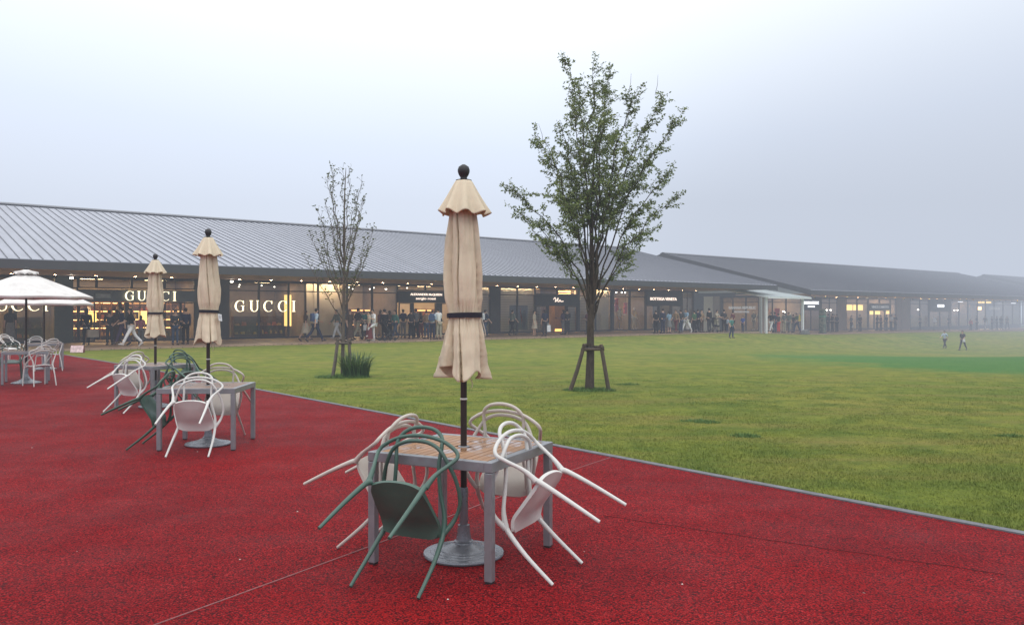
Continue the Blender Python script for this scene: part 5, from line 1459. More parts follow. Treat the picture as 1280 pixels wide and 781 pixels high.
def joints(p):
    """joint positions for a pose; figure 1.70 m, facing +y"""
    J = {}
    ph = p.get('drop', 0.0); lean_ = p.get('lean', 0.0)
    hip = Vector((0, 0, 0.92 - ph)); J['pelvis'] = hip
    def fw(v, a): return Vector((v.x, v.y * math.cos(a) + v.z * math.sin(a), v.z * math.cos(a) - v.y * math.sin(a)))
    for nm, z in (('waist', 0.16), ('chest', 0.34), ('collar', 0.50), ('neck', 0.56), ('head', 0.63), ('brow', 0.705), ('crown', 0.765)):
        J[nm] = hip + fw(Vector((0, 0.018 if nm in ('head', 'brow') else 0, z)), lean_)
    for s, k in ((-1, 'l'), (1, 'r')):
        J['hip' + k] = hip + Vector((s * 0.088, 0, -0.04))
        a, b = p['leg' + k]            # thigh swing forward, knee bend
        J['knee' + k] = J['hip' + k] + Vector((s * 0.012, math.sin(a) * 0.42, -math.cos(a) * 0.42))
        c = a - b
        J['ankle' + k] = J['knee' + k] + Vector((0, math.sin(c) * 0.40, -math.cos(c) * 0.40))
        fa = p.get('foot' + k, min(0.3, c * 0.6))
        J['toe' + k] = J['ankle' + k] + Vector((s * 0.02, math.cos(fa) * 0.16, math.sin(fa) * 0.16 - 0.055))
        J['sh' + k] = hip + fw(Vector((s * 0.178, 0, 0.475)), lean_)
        a, out, e, ein = p['arm' + k]  # swing forward, out, elbow bend, inward turn
        ua = Vector((s * math.sin(out), math.sin(a) * math.cos(out), -math.cos(a) * math.cos(out)))
        J['el' + k] = J['sh' + k] + ua * 0.28
        b = a + e
        la = Vector((s * math.sin(out - ein), math.sin(b) * math.cos(out), -math.cos(b) * math.cos(out))).normalized()
        J['wr' + k] = J['el' + k] + la * 0.245; J['la' + k] = la
        J['palm' + k] = J['wr' + k] + la * 0.085
    lo = min(J['toel'].z, J['toer'].z, J['anklel'].z - 0.06, J['ankler'].z - 0.06)
    dz = -lo + 0.015 if not p.get('sit') else 0.0
    for q in list(J):
        if not q.startswith('la'): J[q] = J[q] + Vector((0, 0, dz))
    return J

ORD = ['pelvis', 'waist', 'chest', 'collar', 'neck', 'head', 'brow', 'crown'] + [n + k for k in 'lr' for n in ('hip', 'knee', 'ankle', 'toe', 'sh', 'el', 'wr', 'palm')]
EDG = [('pelvis', 'waist'), ('waist', 'chest'), ('chest', 'collar'), ('collar', 'neck'), ('neck', 'head'), ('head', 'brow'), ('brow', 'crown')] + [e for k in 'lr' for e in (('pelvis', 'hip' + k), ('hip' + k, 'knee' + k), ('knee' + k, 'ankle' + k), ('ankle' + k, 'toe' + k), ('collar', 'sh' + k), ('sh' + k, 'el' + k), ('el' + k, 'wr' + k), ('wr' + k, 'palm' + k))]
RAD = dict(pelvis=(0.125, 0.095), waist=(0.115, 0.082), chest=(0.135, 0.095), collar=(0.085, 0.07), neck=0.048, head=(0.066, 0.078), brow=(0.074, 0.088), crown=0.045, hip=0.085, knee=0.055, ankle=0.036, toe=0.030, sh=0.056, el=0.038, wr=0.026, palm=0.030)
def rad(n, extra=0.0):
    r = RAD.get(n) or RAD[n[:-1]]
    return tuple(x + extra for x in r) if hasattr(r, '__len__') else r + extra
def sub_skin(J, names, extra, radii=None):
    names = list(names); ix = {n: i for i, n in enumerate(names)}
    ed = [(ix[a], ix[b]) for a, b in EDG if a in ix and b in ix]
    return skin_mesh([tuple(J[n]) for n in names], ed, [(radii or {}).get(n, rad(n, extra)) for n in names])

POSES = dict(
    stand=dict(legl=(0.04, 0.06), legr=(-0.03, 0.04), arml=(0.05, 0.14, 0.25, 0.1), armr=(-0.03, 0.14, 0.25, 0.1)),
    hold=dict(legl=(0.06, 0.1), legr=(-0.05, 0.04), arml=(0.25, 0.14, 1.3, 0.3), armr=(0.05, 0.12, 0.35, 0.1)),
    both=dict(legl=(0.03, 0.05), legr=(-0.04, 0.05), arml=(0.35, 0.16, 1.25, 0.45), armr=(0.35, 0.16, 1.25, 0.45), lean=0.08),
    walk=dict(legl=(0.38, 0.08), legr=(-0.28, 0.30), footr=-0.75, arml=(-0.35, 0.12, 0.25, 0.05), armr=(0.38, 0.12, 0.4, 0.1), lean=0.05),
    walkb=dict(legl=(-0.26, 0.34), legr=(0.36, 0.10), footl=-0.75, arml=(0.36, 0.12, 0.4, 0.1), armr=(-0.32, 0.12, 0.25, 0.05), lean=0.05),
    stride=dict(legl=(0.52, 0.10), legr=(-0.42, 0.34), footr=-0.85, arml=(-0.5, 0.15, 0.4, 0.05), armr=(0.5, 0.14, 0.7, 0.1), lean=0.09),
    strideb=dict(legl=(-0.44, 0.36), legr=(0.50, 0.10), footl=-0.85, arml=(0.5, 0.15, 0.7, 0.05), armr=(-0.5, 0.14, 0.4, 0.1), lean=0.09),
    push=dict(legl=(0.30, 0.12), legr=(-0.24, 0.25), footr=-0.6, arml=(0.65, 0.10, 0.75, 0.05), armr=(0.65, 0.10, 0.75, 0.05), lean=0.12),
    knee=dict(legl=(1.15, 1.25), legr=(-0.04, 0.04), arml=(0.35, 0.5, 1.5, 0.8), armr=(0.30, 0.3, 1.2, 0.4), lean=0.10),
    wave=dict(legl=(0.10, 0.08), legr=(-0.12, 0.12), arml=(0.1, 0.12, 0.3, 0.1), armr=(0.3, 0.55, 0.2, 0.0)),
)
_tpl = {}
def tpl(pose):
    if pose in _tpl: return _tpl[pose]
    J = joints(POSES[pose]); T = {'J': J}
    me = skin_mesh([tuple(J[n]) for n in ORD], [(ORD.index(a), ORD.index(b)) for a, b in EDG], [rad(n) for n in ORD])
    mb = MB(); mb.v = [tuple(v.co) for v in me.vertices]; mb.f = [tuple(p.vertices) for p in me.polygons]; mb.m = [0] * len(mb.f); D.meshes.remove(me)
    # fingers and thumb
    for s, k in ((-1, 'l'), (1, 'r')):
        la = J['la' + k]; across = Vector((0, 1, 0)) - la * la.y; across.normalize(); inn = la.cross(across).normalized() * (-1 if s > 0 else 1)
        for q, ln in ((-1.5, 0.060), (-0.5, 0.072), (0.5, 0.076), (1.5, 0.066)):
            b = J['palm' + k] + across * q * 0.015
            mb.tube([b - la * 0.02, b + la * ln * 0.55 + inn * 0.006, b + la * ln * 0.85 + inn * 0.028], [0.0095, 0.0085, 0.006], 6)
        b = J['wr' + k] + la * 0.03 + across * 0.022
        mb.tube([b, b + across * 0.028 + la * 0.025, b + across * 0.036 + la * 0.058 + inn * 0.01], [0.012, 0.0105, 0.007], 6)
    h = J['head']
    f = h + Vector((0, 0.085, 0.03))
    mb.tube([f + Vector((0, -0.012, 0.035)), f + Vector((0, 0.014, 0.0)), f + Vector((0, 0.002, -0.012))], [0.007, 0.013, 0.008], 6)
    mb.tube([f + Vector((-0.024, -0.016, -0.038)), f + Vector((0, -0.004, -0.038)), f + Vector((0.024, -0.016, -0.038))], [0.004, 0.007, 0.004], 6)
    for s in (-1, 1): mb.tube([h + Vector((s * 0.072, 0.0, 0.055)), h + Vector((s * 0.082, -0.008, 0.03)), h + Vector((s * 0.074, 0.0, 0.0))], [0.008, 0.014, 0.007], 6)
    mb.cur = 1
    for s in (-1, 1): mb.tube([f + Vector((s * 0.030, -0.020, 0.030)), f + Vector((s * 0.030, -0.004, 0.030))], [0.012, 0.009], 6)
    T['body'] = mb.mesh('body', [SKIN, EYE_M], smooth=180)
    A_ = ['pelvis', 'waist', 'chest', 'collar']
    T['top'] = sub_skin(J, A_ + ['shl', 'ell', 'shr', 'elr'], 0.020, {'ell': 0.060, 'elr': 0.060, 'pelvis': (0.150, 0.118)})
    T['coat'] = sub_skin(J, A_ + ['hipl', 'hipr', 'shl', 'ell', 'wrl', 'shr', 'elr', 'wrr'], 0.026, {'wrl': 0.044, 'wrr': 0.044, 'pelvis': (0.158, 0.125)})
    T['trousers'] = sub_skin(J, ['pelvis'] + [n + k for k in 'lr' for n in ('hip', 'knee', 'ankle')], 0.018, {'anklel': 0.058, 'ankler': 0.058})
    def skirt(z1, flare, nm):
        mb = MB(); p = J['pelvis']; n = 20; z0 = p.z + 0.10; rows = []
        kl, kr = J['kneel'], J['kneer']; dy = (abs(kl.y) + abs(kr.y)) / 2; cy = (kl.y + kr.y) / 2
        for j in range(7):
            u = j / 6; z = z0 + (z1 - z0) * u
            for i in range(n):
                a = 2 * math.pi * i / n; w = 1 + 0.07 * u * math.sin(a * 5)
                mb.v.append(((0.145 + flare * u) * w * math.cos(a), cy * u + (0.115 + flare * u + dy * 0.55 * u) * w * math.sin(a), z))
        for j in range(6):
            for i in range(n):
                a, b = j * n + i, j * n + (i + 1) % n; mb.f.append((a, a + n, b + n, b))
        mb.f.append(tuple(range(n)))
        mb.m = [0] * len(mb.f)
        return mb.mesh(nm, [], smooth=180)
    T['skirt'] = skirt(0.48, 0.07, 'skirt'); T['long_skirt'] = skirt(0.14, 0.10, 'skirt'); T['dress'] = skirt(0.52, 0.09, 'skirt')
    T['shoes'] = []
    for k in 'lr':
        a, t = J['ankle' + k], J['toe' + k]; d = (t - a); d.z = 0
        mb = MB(); heel = a + Vector((0, -0.045, -0.045))
        mb.tube([heel, a + Vector((0, 0, -0.030)), a.lerp(t, 0.55) + Vector((0, 0, -0.002)), t + Vector((0, 0.035, -0.004))], [0.036, 0.046, 0.043, 0.026], 10); T['shoes'].append(mb.mesh('shoe', [], smooth=60))
    c = J['brow']
    def cap(drop, back, nm):
        mb = MB(); n, mrow = 18, 9
        for j in range(mrow):
            v = j / (mrow - 1); lat = math.pi / 2 * (1 - v * 1.55)
            for i in range(n):
                a = 2 * math.pi * i / n; front = math.sin(a) > 0.15
                l_ = max(lat, 0.28) if front else lat
                rx, ry, rz = 0.090, 0.104, 0.094
                x, y, z = rx * math.cos(l_) * math.cos(a), ry * math.cos(l_) * math.sin(a), rz * math.sin(l_)
                if not front and v > 0.75: z -= drop * (v - 0.75) / 0.25 ; y -= back * (v - 0.75) / 0.25; x *= 1 - 0.1 * (v - 0.75) / .25
                mb.v.append((c.x + x, c.y - 0.008 + y, c.z + 0.012 + z))
        for j in range(mrow - 1):
            for i in range(n):
                a, b = j * n + i, j * n + (i + 1) % n; mb.f.append((a, a + n, b + n, b))
        mb.m = [0] * len(mb.f); return mb.mesh(nm, [], smooth=180)
    T['hair_short'] = cap(0.01, 0.0, 'hair'); T['hair_long'] = cap(0.24, 0.03, 'hair')
    _tpl[pose] = T
    return T
def piece(name, me, mat, root):
    o = D.objects.new(name, me)
    if len(me.materials) == 0: me.materials.append(None)
    link(o, root); o.material_slots[0].link = 'OBJECT'; o.material_slots[0].material = mat
    return o
GP = 'shoppers along the shop fronts'
def person(loc, ang, pose, top, legs, label, hair='short', hairm=None, style='trousers', coat=False, h=1.68, shoe=None, group=GP, scale=None):
    """ang: direction faced, degrees in the building frame (0 = along the shops to the right, 90 = into the shops)"""
    T = tpl(pose); s = h / 1.70
    root = empty('person', loc, (0, 0, EANG + R(ang) - math.pi / 2), label, 'person', group)
    root.scale = (s, s, s)
    link(D.objects.new('body', T['body']), root)
    piece('coat' if coat else 'shirt', T['coat' if coat else 'top'], C_(top), root)
    if style == 'trousers': piece('trousers', T['trousers'], C_(legs), root)
    else: piece('skirt', T[style], C_(legs), root)
    for m in T['shoes']: piece('shoe', m, shoe or SHOE, root)
    piece('hair', T['hair_' + hair], hairm or HAIR, root)
    return root
def hand(root, pose, side='r'):
    T = tpl(pose); p = T['J']['palm' + side]
    return root.location + Euler(root.rotation_euler).to_matrix() @ (Vector(p) * root.scale[0])
def bag(p, ang, w, hgt, mat, label, cat='shopping bag', drop=0.12):
    r_ = empty('shopping_bag', (p.x, p.y, p.z - drop - hgt), (0, 0, EANG + R(ang)), label, cat, 'carried bags')
    m = MB(); m.prism([(-w / 2, 0.0), (w / 2, 0.0), (w / 2 * 0.96, hgt), (-w / 2 * 0.96, hgt)], -w * 0.2, w * 0.2); m.build('bag_body', mat, r_, bevel=0.008)
    for y in (-w * 0.12, w * 0.12):
        m = MB(); m.tube(spline([(-w * 0.22, y, hgt - 0.01), (-w * 0.12, y * 0.6, hgt + drop * 0.8), (0, 0, hgt + drop), (w * 0.12, y * 0.6, hgt + drop * 0.8), (w * 0.22, y, hgt - 0.01)], 4), 0.006, 5); m.build('handle', mat, r_)
    return r_
def rucksack(root, pose, mat, label):
    T = tpl(pose); J = T['J']; s = root.scale[0]; c = (J['chest'] + J['collar']) / 2
    p = root.location + Euler(root.rotation_euler).to_matrix() @ ((c + Vector((0, -0.19, -0.26))) * s)
    r_ = empty('rucksack', p, root.rotation_euler, label, 'rucksack', 'carried bags')
    m = MB(); m.prism([(-0.15, 0.0), (0.15, 0.0), (0.16, 0.28), (0.11, 0.40), (-0.11, 0.40), (-0.16, 0.28)], -0.08, 0.07); m.build('bag_body', mat, r_, bevel=0.03)
    for sx in (-1, 1):
        m = MB(); m.tube(spline([(sx * 0.10, 0.06, 0.38), (sx * 0.12, 0.19, 0.44), (sx * 0.12, 0.30, 0.36), (sx * 0.12, 0.31, 0.2), (sx * 0.13, 0.16, 0.05)], 4), 0.014, 6, flat=0.5); m.build('strap', mat, r_)
def W(px, py):
    """standing point on the walkway under an image column and foot height"""
    z = 0.04
    for _ in range(6):
        p = ground_point(px, py, z); t, w = tw(p.x, p.y); w = min(max(w, 0.3), FACE - 0.6)
        t = along(px, w); z = walk_z(t) + 0.006
    return bpt(t, w, z)
def P_(px, py, *a, **k): return person(W(px, py), *a, **k)
white_bag = plain('white_paper_bag', (0.70, 0.71, 0.72), 0.6); tan_bag = plain('kraft_paper_bag', (0.46, 0.38, 0.29), 0.7)
rucks = plain('blue_rucksack', (0.04, 0.07, 0.16), 0.7); ruckw = plain('pale_rucksack', (0.5, 0.52, 0.55), 0.7)

a = P_(108, 431, 90, 'stand', 'black', 'black', 'woman in black with a pale hem, carrying a large tan bag near the open parasol', 'long', coat=True, h=1.66)
m = MB(); m.lathe([(0.172, 0), (0.178, 0.05)], 18); b = m.build('belt_hem', C_('white'), a); b.location = (0, 0, 0.80); b.scale = (1, 0.8, 1)
bag(hand(a, 'stand') + Vector((0.12, -0.1, 0.05)), 0, 0.50, 0.36, tan_bag, 'large tan bag carried by the woman in black')
P_(153, 432, 170, 'walk', 'navy', 'purple', 'person in navy top and purple trousers walking left by the lit entrance', h=1.70)
P_(164.5, 433, 175, 'stride', 'black', 'white', 'person in black top and bright white trousers striding by the lit entrance', h=1.72, shoe=SHOEW, hair='long')
P_(137, 431, 90, 'both', 'charcoal', 'charcoal', 'person in charcoal looking into the glowing shelves of the entrance', coat=True, h=1.6)
P_(146, 429, 60, 'hold', 'brown', 'brown', 'person in brown at the entrance door, left of the walkers', h=1.62, hair='long')
P_(176, 430, 80, 'hold', 'pink', 'grey', 'child in a pink top behind the white trousered walker', h=1.35, hair='long')
P_(219, 431, -90, 'both', 'charcoal', 'denim', 'person in charcoal standing left of the middle parasol', coat=True, h=1.62)
P_(232, 430, 100, 'stand', 'navy', 'black', 'person in navy coat close beside the middle parasol', coat=True, h=1.70)
P_(13, 429, 90, 'stand', 'charcoal', 'grey', 'long haired woman in charcoal top and grey flared skirt at the far left tables', 'long', style='long_skirt', h=1.72)
P_(381.5, 426.5, 0, 'walkb', 'brown', 'beige', 'woman in brown top and pale beige skirt walking right past the beige window', 'long', HAIRB, style='skirt', h=1.56)
a = P_(394, 427.5, 0, 'strideb', 'lightblue', 'navy', 'man in light blue shirt with blue rucksack walking past the beige window', h=1.74)
rucksack(a, 'strideb', rucks, 'blue rucksack on the man in the light blue shirt')
P_(421, 424.5, 178, 'walk', 'greygreen', 'white', 'person in grey green coat and white trousers walking left behind the slender tree', coat=True, h=1.62, shoe=SHOEW)
P_(437.5, 425.5, -80, 'stand', 'brown', 'brown', 'woman in a long brown dress right of the slender tree trunk', 'long', HAIRB, style='long_skirt', h=1.62)
a = P_(447, 424.5, 0, 'walk', 'charcoal', 'khaki', 'man in charcoal shirt and khaki trousers right of the slender tree', h=1.70)
bag(hand(a, 'walk'), 0, 0.24, 0.30, white_bag, 'small white bag held by the man right of the slender tree')
P_(455, 424, 90, 'stand', 'teal', 'charcoal', 'person in teal top facing the warm shop window', h=1.60)
P_(461.5, 427, 160, 'stand', 'beige', 'maroon', 'woman in beige top and long maroon skirt before the warm shop', 'short', style='long_skirt', h=1.56)
P_(467.5, 426.5, 178, 'knee', 'white', 'white', 'man in all white lifting one knee on the walkway', h=1.66, shoe=SHOEW)
a = P_(474, 424.5, 0, 'push', 'maroon', 'tan', 'woman in maroon and tan pushing a dark stroller', 'long', HAIRB, h=1.60)
P_(480.5, 425, 90, 'stand', 'black', 'black', 'person in black between the stroller and the teal jacket', coat=True, h=1.66)
a = P_(494, 424, 185, 'walk', 'teal', 'denim', 'person in teal jacket and jeans walking left, white bag in front', coat=True, h=1.60)
bag(hand(a, 'walk') + Vector((-0.15, 0, 0)), 0, 0.26, 0.42, white_bag, 'long white bag held by the person in the teal jacket')
P_(514, 423, 80, 'stand', 'charcoal', 'black', 'person in charcoal at the door left of the small sign lettering', h=1.64)
P_(520, 422.5, 100, 'hold', 'grey', 'black', 'person in grey at the doorway under the small sign lettering', h=1.70)
P_(526, 422, 90, 'both', 'black', 'maroon', 'person in black and maroon inside the doorway under the sign', h=1.5, hair='long')
a = P_(540.5, 424.5, 45, 'hold', 'lightblue', 'navy', 'man in light blue shirt and navy trousers just left of the nearest parasol', h=1.62)
rucksack(a, 'hold', rucks, 'dark blue rucksack just left of the nearest parasol')
P_(548.5, 426.5, 90, 'both', 'white', 'khaki', 'man in white shirt and khaki trousers seen from behind beside the nearest parasol', h=1.72)
a = P_(606, 422, 0, 'walk', 'navy', 'denim', 'person in navy and jeans right of the nearest parasol', h=1.62)
rucksack(a, 'walk', ruckw, 'pale rucksack right of the nearest parasol')
P_(668, 420, -60, 'stand', 'beige', 'beige', 'woman in pale beige dress before the poster shop door', 'short', style='dress', h=1.60)
a = P_(681, 420, 90, 'stand', 'navy', 'charcoal', 'person in navy at the orange counter door carrying a white bag', h=1.66, hair='long')
bag(hand(a, 'stand') + Vector((0.08, 0, 0.02)), 0, 0.34, 0.42, white_bag, 'white carrier bag at the orange counter door')
P_(704.5, 418, 100, 'hold', 'purple', 'grey', 'person in purple standing right of the orange counter door', h=1.64, hair='long')
P_(709, 418, 60, 'both', 'charcoal', 'charcoal', 'person in charcoal close behind the one in purple', coat=True, h=1.70)
P_(820, 417, 80, 'stand', 'black', 'black', 'person in black at the left of the doorway right of the tall tree', h=1.62)
P_(828.5, 418.5, 90, 'stand', 'navy', 'navy', 'man in navy suit at the doorway right of the tall tree', coat=True, h=1.74)
P_(836.5, 418, 90, 'hold', 'sky', 'grey', 'woman in pale sky blue top by the man in navy', h=1.58, hair='long', style='skirt')
P_(845, 417.5, 190, 'walk', 'tan', 'maroon', 'person in tan and maroon walking left at the doorway', h=1.64)
a = P_(858, 419.5, 180, 'strideb', 'sky', 'white', 'person in grey blue top and white trousers striding left with a white bag', h=1.76, shoe=SHOEW)
bag(hand(a, 'strideb') + Vector((0.25, 0, 0)), 0, 0.40, 0.42, white_bag, 'white bag swung by the strider in white trousers')
P_(868, 416.5, 90, 'stand', 'green', 'black', 'person in dark green left of the one in tan', h=1.6)
P_(877, 416.5, -90, 'hold', 'tan', 'brown', 'person in tan top standing at the end of the first building', h=1.66)
P_(886.5, 417, 90, 'stand', 'black', 'charcoal', 'tall person in black at the passage', coat=True, h=1.78)
P_(895, 417.3, -80, 'push', 'beige', 'khaki', 'woman in beige pushing a black stroller at the passage', h=1.62)
P_(905, 416.5, 70, 'hold', 'charcoal', 'black', 'person in charcoal right of the beige woman with the stroller', h=1.7)
P_(909, 416.8, 0, 'stand', 'lightblue', 'denim', 'child in light blue beside the person in charcoal', h=1.1)
p = ground_point(914.5, 422.5, -0.12)
person(p, -90, 'wave', 'teal', 'denim', 'boy in teal top at the lawn edge with one arm held out', h=1.35)
P_(928.5, 416.5, 180, 'stand', 'royal', 'denim', 'child in bright blue left of the canopy', h=1.25)
P_(964, 416.5, 180, 'stride', 'black', 'white', 'person in black with pale trousers under the canopy', h=1.66)
P_(973, 416, 90, 'stand', 'charcoal', 'red', 'person in charcoal below the red banner', h=1.55)
P_(980, 416, 90, 'hold', 'grey', 'khaki', 'person in grey right of the red banner', h=1.68)
P_(986, 416.2, 200, 'walk', 'greygreen', 'grey', 'person in grey green walking under the canopy', h=1.66)
P_(991.5, 415.8, 90, 'stand', 'charcoal', 'grey', 'person in charcoal and grey under the canopy left of the yellow pennant', h=1.62)
P_(996, 416, 160, 'walkb', 'green', 'denim', 'person in dark green by the right canopy post', h=1.7)
P_(1035, 414.5, 90, 'stand', 'charcoal', 'charcoal', 'dark clothed person right of the patterned pillar', coat=True, h=1.70)
P_(1040.5, 414.5, 100, 'hold', 'black', 'black', 'second dark clothed person right of the patterned pillar, arm bent', coat=True, h=1.72)
P_(1046, 414.5, 80, 'stand', 'navy', 'black', 'person in navy at the right of the dark pair', h=1.66)
a = P_(1064, 413.6, 90, 'stand', 'grey', 'charcoal', 'person in grey at the left window of the bright far shop', h=1.55)
bag(hand(a, 'stand'), 0, 0.36, 0.30, white_bag, 'white bag at the left window of the bright far shop')
P_(1075, 413.5, 70, 'stand', 'brown', 'charcoal', 'person in brown before the right window of the bright far shop', h=1.62)
P_(1096.5, 413, 90, 'stand', 'purple', 'black', 'person in purple at the door of the bright far shop', h=1.64, hair='long')
P_(1101, 413, 90, 'hold', 'maroon', 'black', 'person in maroon at the door of the bright far shop', h=1.60)
P_(1114, 413, -90, 'both', 'white', 'charcoal', 'person in white top with dark trousers right of the bright far door', h=1.70, hair='long')
P_(1119, 412.8, 180, 'stand', 'black', 'black', 'person in black right of the white topped one', h=1.66)
P_(1150, 412, 90, 'stand', 'grey', 'black', 'dim person in grey before the spotlit far window', h=1.64)
P_(1186, 411.5, 90, 'stand', 'charcoal', 'black', 'dim person behind the pair of walkers near the notice board', h=1.66)
P_(1213.5, 412.5, 0, 'stand', 'red', 'charcoal', 'child in a bright red coat at far right', coat=True, h=1.30)
P_(1221, 412, 90, 'stand', 'navy', 'black', 'person in navy right of the red coated child', h=1.7)
P_(1231.5, 412, 180, 'walk', 'greygreen', 'white', 'person with white trousers under the yellow lit panel at far right', h=1.66)
P_(1240, 411.6, 90, 'stand', 'purple', 'black', 'person in purple at far right before the faint capitals', h=1.64)
P_(1246, 411.6, 90, 'hold', 'navy', 'charcoal', 'person in navy with bent arm at far right', h=1.68)
P_(1251.5, 411.8, 0, 'stand', 'charcoal', 'denim', 'person in charcoal and jeans at far right', h=1.70)
P_(1259, 411.4, 180, 'walkb', 'grey', 'black', 'person in grey walking left at the far right edge', h=1.66)
P_(430, 424, 0, 'stand', 'grey', 'denim', 'person in grey and jeans immediately left of the slender tree trunk', h=1.64)
P_(487, 424, 100, 'hold', 'brown', 'black', 'person in brown between the black coat and the teal jacket', h=1.58, hair='long')
P_(504, 422.5, 90, 'stand', 'navy', 'grey', 'person in navy and grey at the left of the dark sign board', h=1.66)
P_(533, 423, 90, 'hold', 'tan', 'denim', 'person in tan and jeans left of the man in light blue shirt', h=1.6)
P_(640, 420, 0, 'walk', 'greygreen', 'black', 'person in grey green walking right past the tall poster', h=1.62)
P_(735, 417.5, 90, 'hold', 'maroon', 'charcoal', 'person in maroon partly behind the tall tree trunk', h=1.6, hair='long')
P_(851, 417.5, 90, 'stand', 'charcoal', 'denim', 'person in charcoal and jeans between the tan and grey blue figures', h=1.66)
P_(872, 416.8, 0, 'walk', 'navy', 'black', 'person in navy walking right at the end of the first building', h=1.68)
P_(916, 416.6, 90, 'stand', 'maroon', 'black', 'person in maroon behind the boy with one arm out', h=1.6)
P_(968.5, 416.2, 90, 'hold', 'navy', 'denim', 'person in navy and jeans just left of the red banner', h=1.64)
P_(1108, 413, 90, 'stand', 'navy', 'grey', 'person in navy left of the white topped one at the far door', h=1.66)
# two walkers out on the lawn
def on_lawn(px, py):
    z = -0.5
    for _ in range(14):
        p = ground_point(px, py, z); z = 0.5 * z + 0.5 * lawn_z(p.x, p.y)
    return Vector((p.x, p.y, lawn_z(p.x, p.y)))
GW = 'two walkers crossing the lawn'
q = on_lawn(1181, 435.5)
hh = (435.5 - 413.3) / FPX * q.y
person(q, 175, 'stride', 'lightblue', 'charcoal', 'walker in pale blue top and dark trousers out on the lawn at right', hair='short', h=hh, group=GW)
q = on_lawn(1203.5, 438)
a = person(q, 178, 'strideb', 'charcoal', 'charcoal', 'walker in dark clothes with a pale bag out on the lawn at right', h=(438 - 413.0) / FPX * q.y, group=GW)
bag(a.location + Vector((0.0, -0.17, 0.95)), 0, 0.26, 0.22, white_bag, 'pale shoulder bag on the dark clothed walker', drop=0.05)

# mannequins
def mannequin(t, w, z, mat, label, pose='stand', clothed=None, ang=-90):
    T = tpl(pose); root = empty('mannequin', bpt(t, w, z), (0, 0, EANG + R(ang) - math.pi / 2), label, 'mannequin', 'mannequins in shop windows'); root.scale = (1.06,) * 3
    b = link(D.objects.new('body', T['body']), root)
    for sl_ in b.material_slots: sl_.link = 'OBJECT'; sl_.material = mat
    if clothed:
        piece('shirt', T['top'], clothed[0], root); piece('trousers', T['trousers'], clothed[1], root)
    m = MB(); m.lathe([(0.22, -0.02), (0.22, 0.0), (0.05, 0.012)], 20); m.build('stand', M_ALU, root)
mannequin(A(774.5, FACE + 0.7), FACE + 0.7, 0.14, GOODS[4], 'cream mannequin in tan, first from the left in the red display window', 'hold', (GOODS[4], GOODS[0]))
mannequin(A(792.5, FACE + 0.7), FACE + 0.7, 0.14, MANN, 'mannequin in ochre jacket holding a white bag, right pane of the red display window', 'stand', (GOODS[2], GOODS[4]))
mannequin(54.6, 8.1, -0.2, MANN, 'bare white mannequin nearest the corner left of the canopy', 'walk', None, 180)
mannequin(54.7, 8.75, -0.2, MANN, 'white mannequin with grey green top left of the canopy', 'stand', (C_('greygreen'), C_('khaki')), 180)
mannequin(A(987.5, FACE + 0.6), FACE + 0.6, -0.33, MANN, 'pale mannequin with lit head under the canopy', 'stand', (C_('greygreen'), C_('khaki')))

# strollers
def stroller(p, ang, label):
    r_ = empty('stroller', p, (0, 0, EANG + R(ang) - math.pi / 2), label, 'stroller', 'strollers on the walkway')
    blk = C_('black')
    for sx in (-1, 1):
        m = MB(); m.tube([(sx * 0.22, -0.42, 1.02), (sx * 0.22, -0.30, 0.86), (sx * 0.22, 0.30, 0.10)], 0.016, 6); m.tube([(sx * 0.22, 0.05, 0.5), (sx * 0.22, -0.32, 0.10)], 0.016, 6); m.build('side_frame', M_FRAME, r_)
        for y in (0.32, -0.34):
            m = MB(); m.tube([(sx * 0.25 - 0.02, y, 0.09), (sx * 0.25 + 0.02, y, 0.09)], 0.09, 14); m.build('wheel', M_BLACK, r_)
    m = MB(); m.tube([(-0.22, -0.42, 1.02), (0.22, -0.42, 1.02)], 0.018, 6); m.build('handle', M_BLACK, r_)
    m = MB(); m.prism([(-0.12, 0.42), (0.26, 0.40), (0.30, 0.52), (0.0, 0.55), (-0.20, 0.92), (-0.28, 0.90)], -0.2, 0.2, 'x'); m.build('seat', blk, r_, bevel=0.02)
    m = MB(); m.prism([(-0.28, 0.92), (-0.22, 1.08), (-0.02, 1.12), (0.14, 1.02), (0.10, 0.98), (-0.04, 1.05), (-0.20, 1.0), (-0.22, 0.90)], -0.23, 0.23, 'x'); m.build('hood', blk, r_, bevel=0.02)
stroller(W(484.5, 425.8), 0, 'dark stroller pushed in front of the warm shop')
stroller(W(894, 418.6), -80, 'black stroller at the passage before the woman in beige')
# ------------------------------------------------------------------ mist, sky, sun, camera
FOGC = (0.56, 0.615, 0.72); SIGMA = 0.0021
n = NT('ground_mist')
ab = n.node('VolumeAbsorption'); ab.inputs['Color'].default_value = (0, 0, 0, 1); ab.inputs['Density'].default_value = SIGMA
em = n.node('Emission'); em.inputs['Color'].default_value = (*FOGC, 1); em.inputs['Strength'].default_value = SIGMA  # emission put in for the skylight scattered by the mist
ad = n.node('AddShader'); fx = n.node('SeparateXYZ'); n.l(n.coord('Object'), fx.inputs[0])
mr = n.node('MapRange', interpolation_type='SMOOTHSTEP'); mr.inputs['From Min'].default_value = 0.0; mr.inputs['From Max'].default_value = 70.0; mr.inputs['To Min'].default_value = SIGMA; mr.inputs['To Max'].default_value = SIGMA * 4.6; n.l(fx.outputs[0], mr.inputs['Value'])
n.l(mr.outputs[0], ab.inputs['Density']); n.l(mr.outputs[0], em.inputs['Strength'])
n.l(ab.outputs[0], ad.inputs[0]); n.l(em.outputs[0], ad.inputs[1]); n.l(ad.outputs[0], n.out.inputs['Volume'])
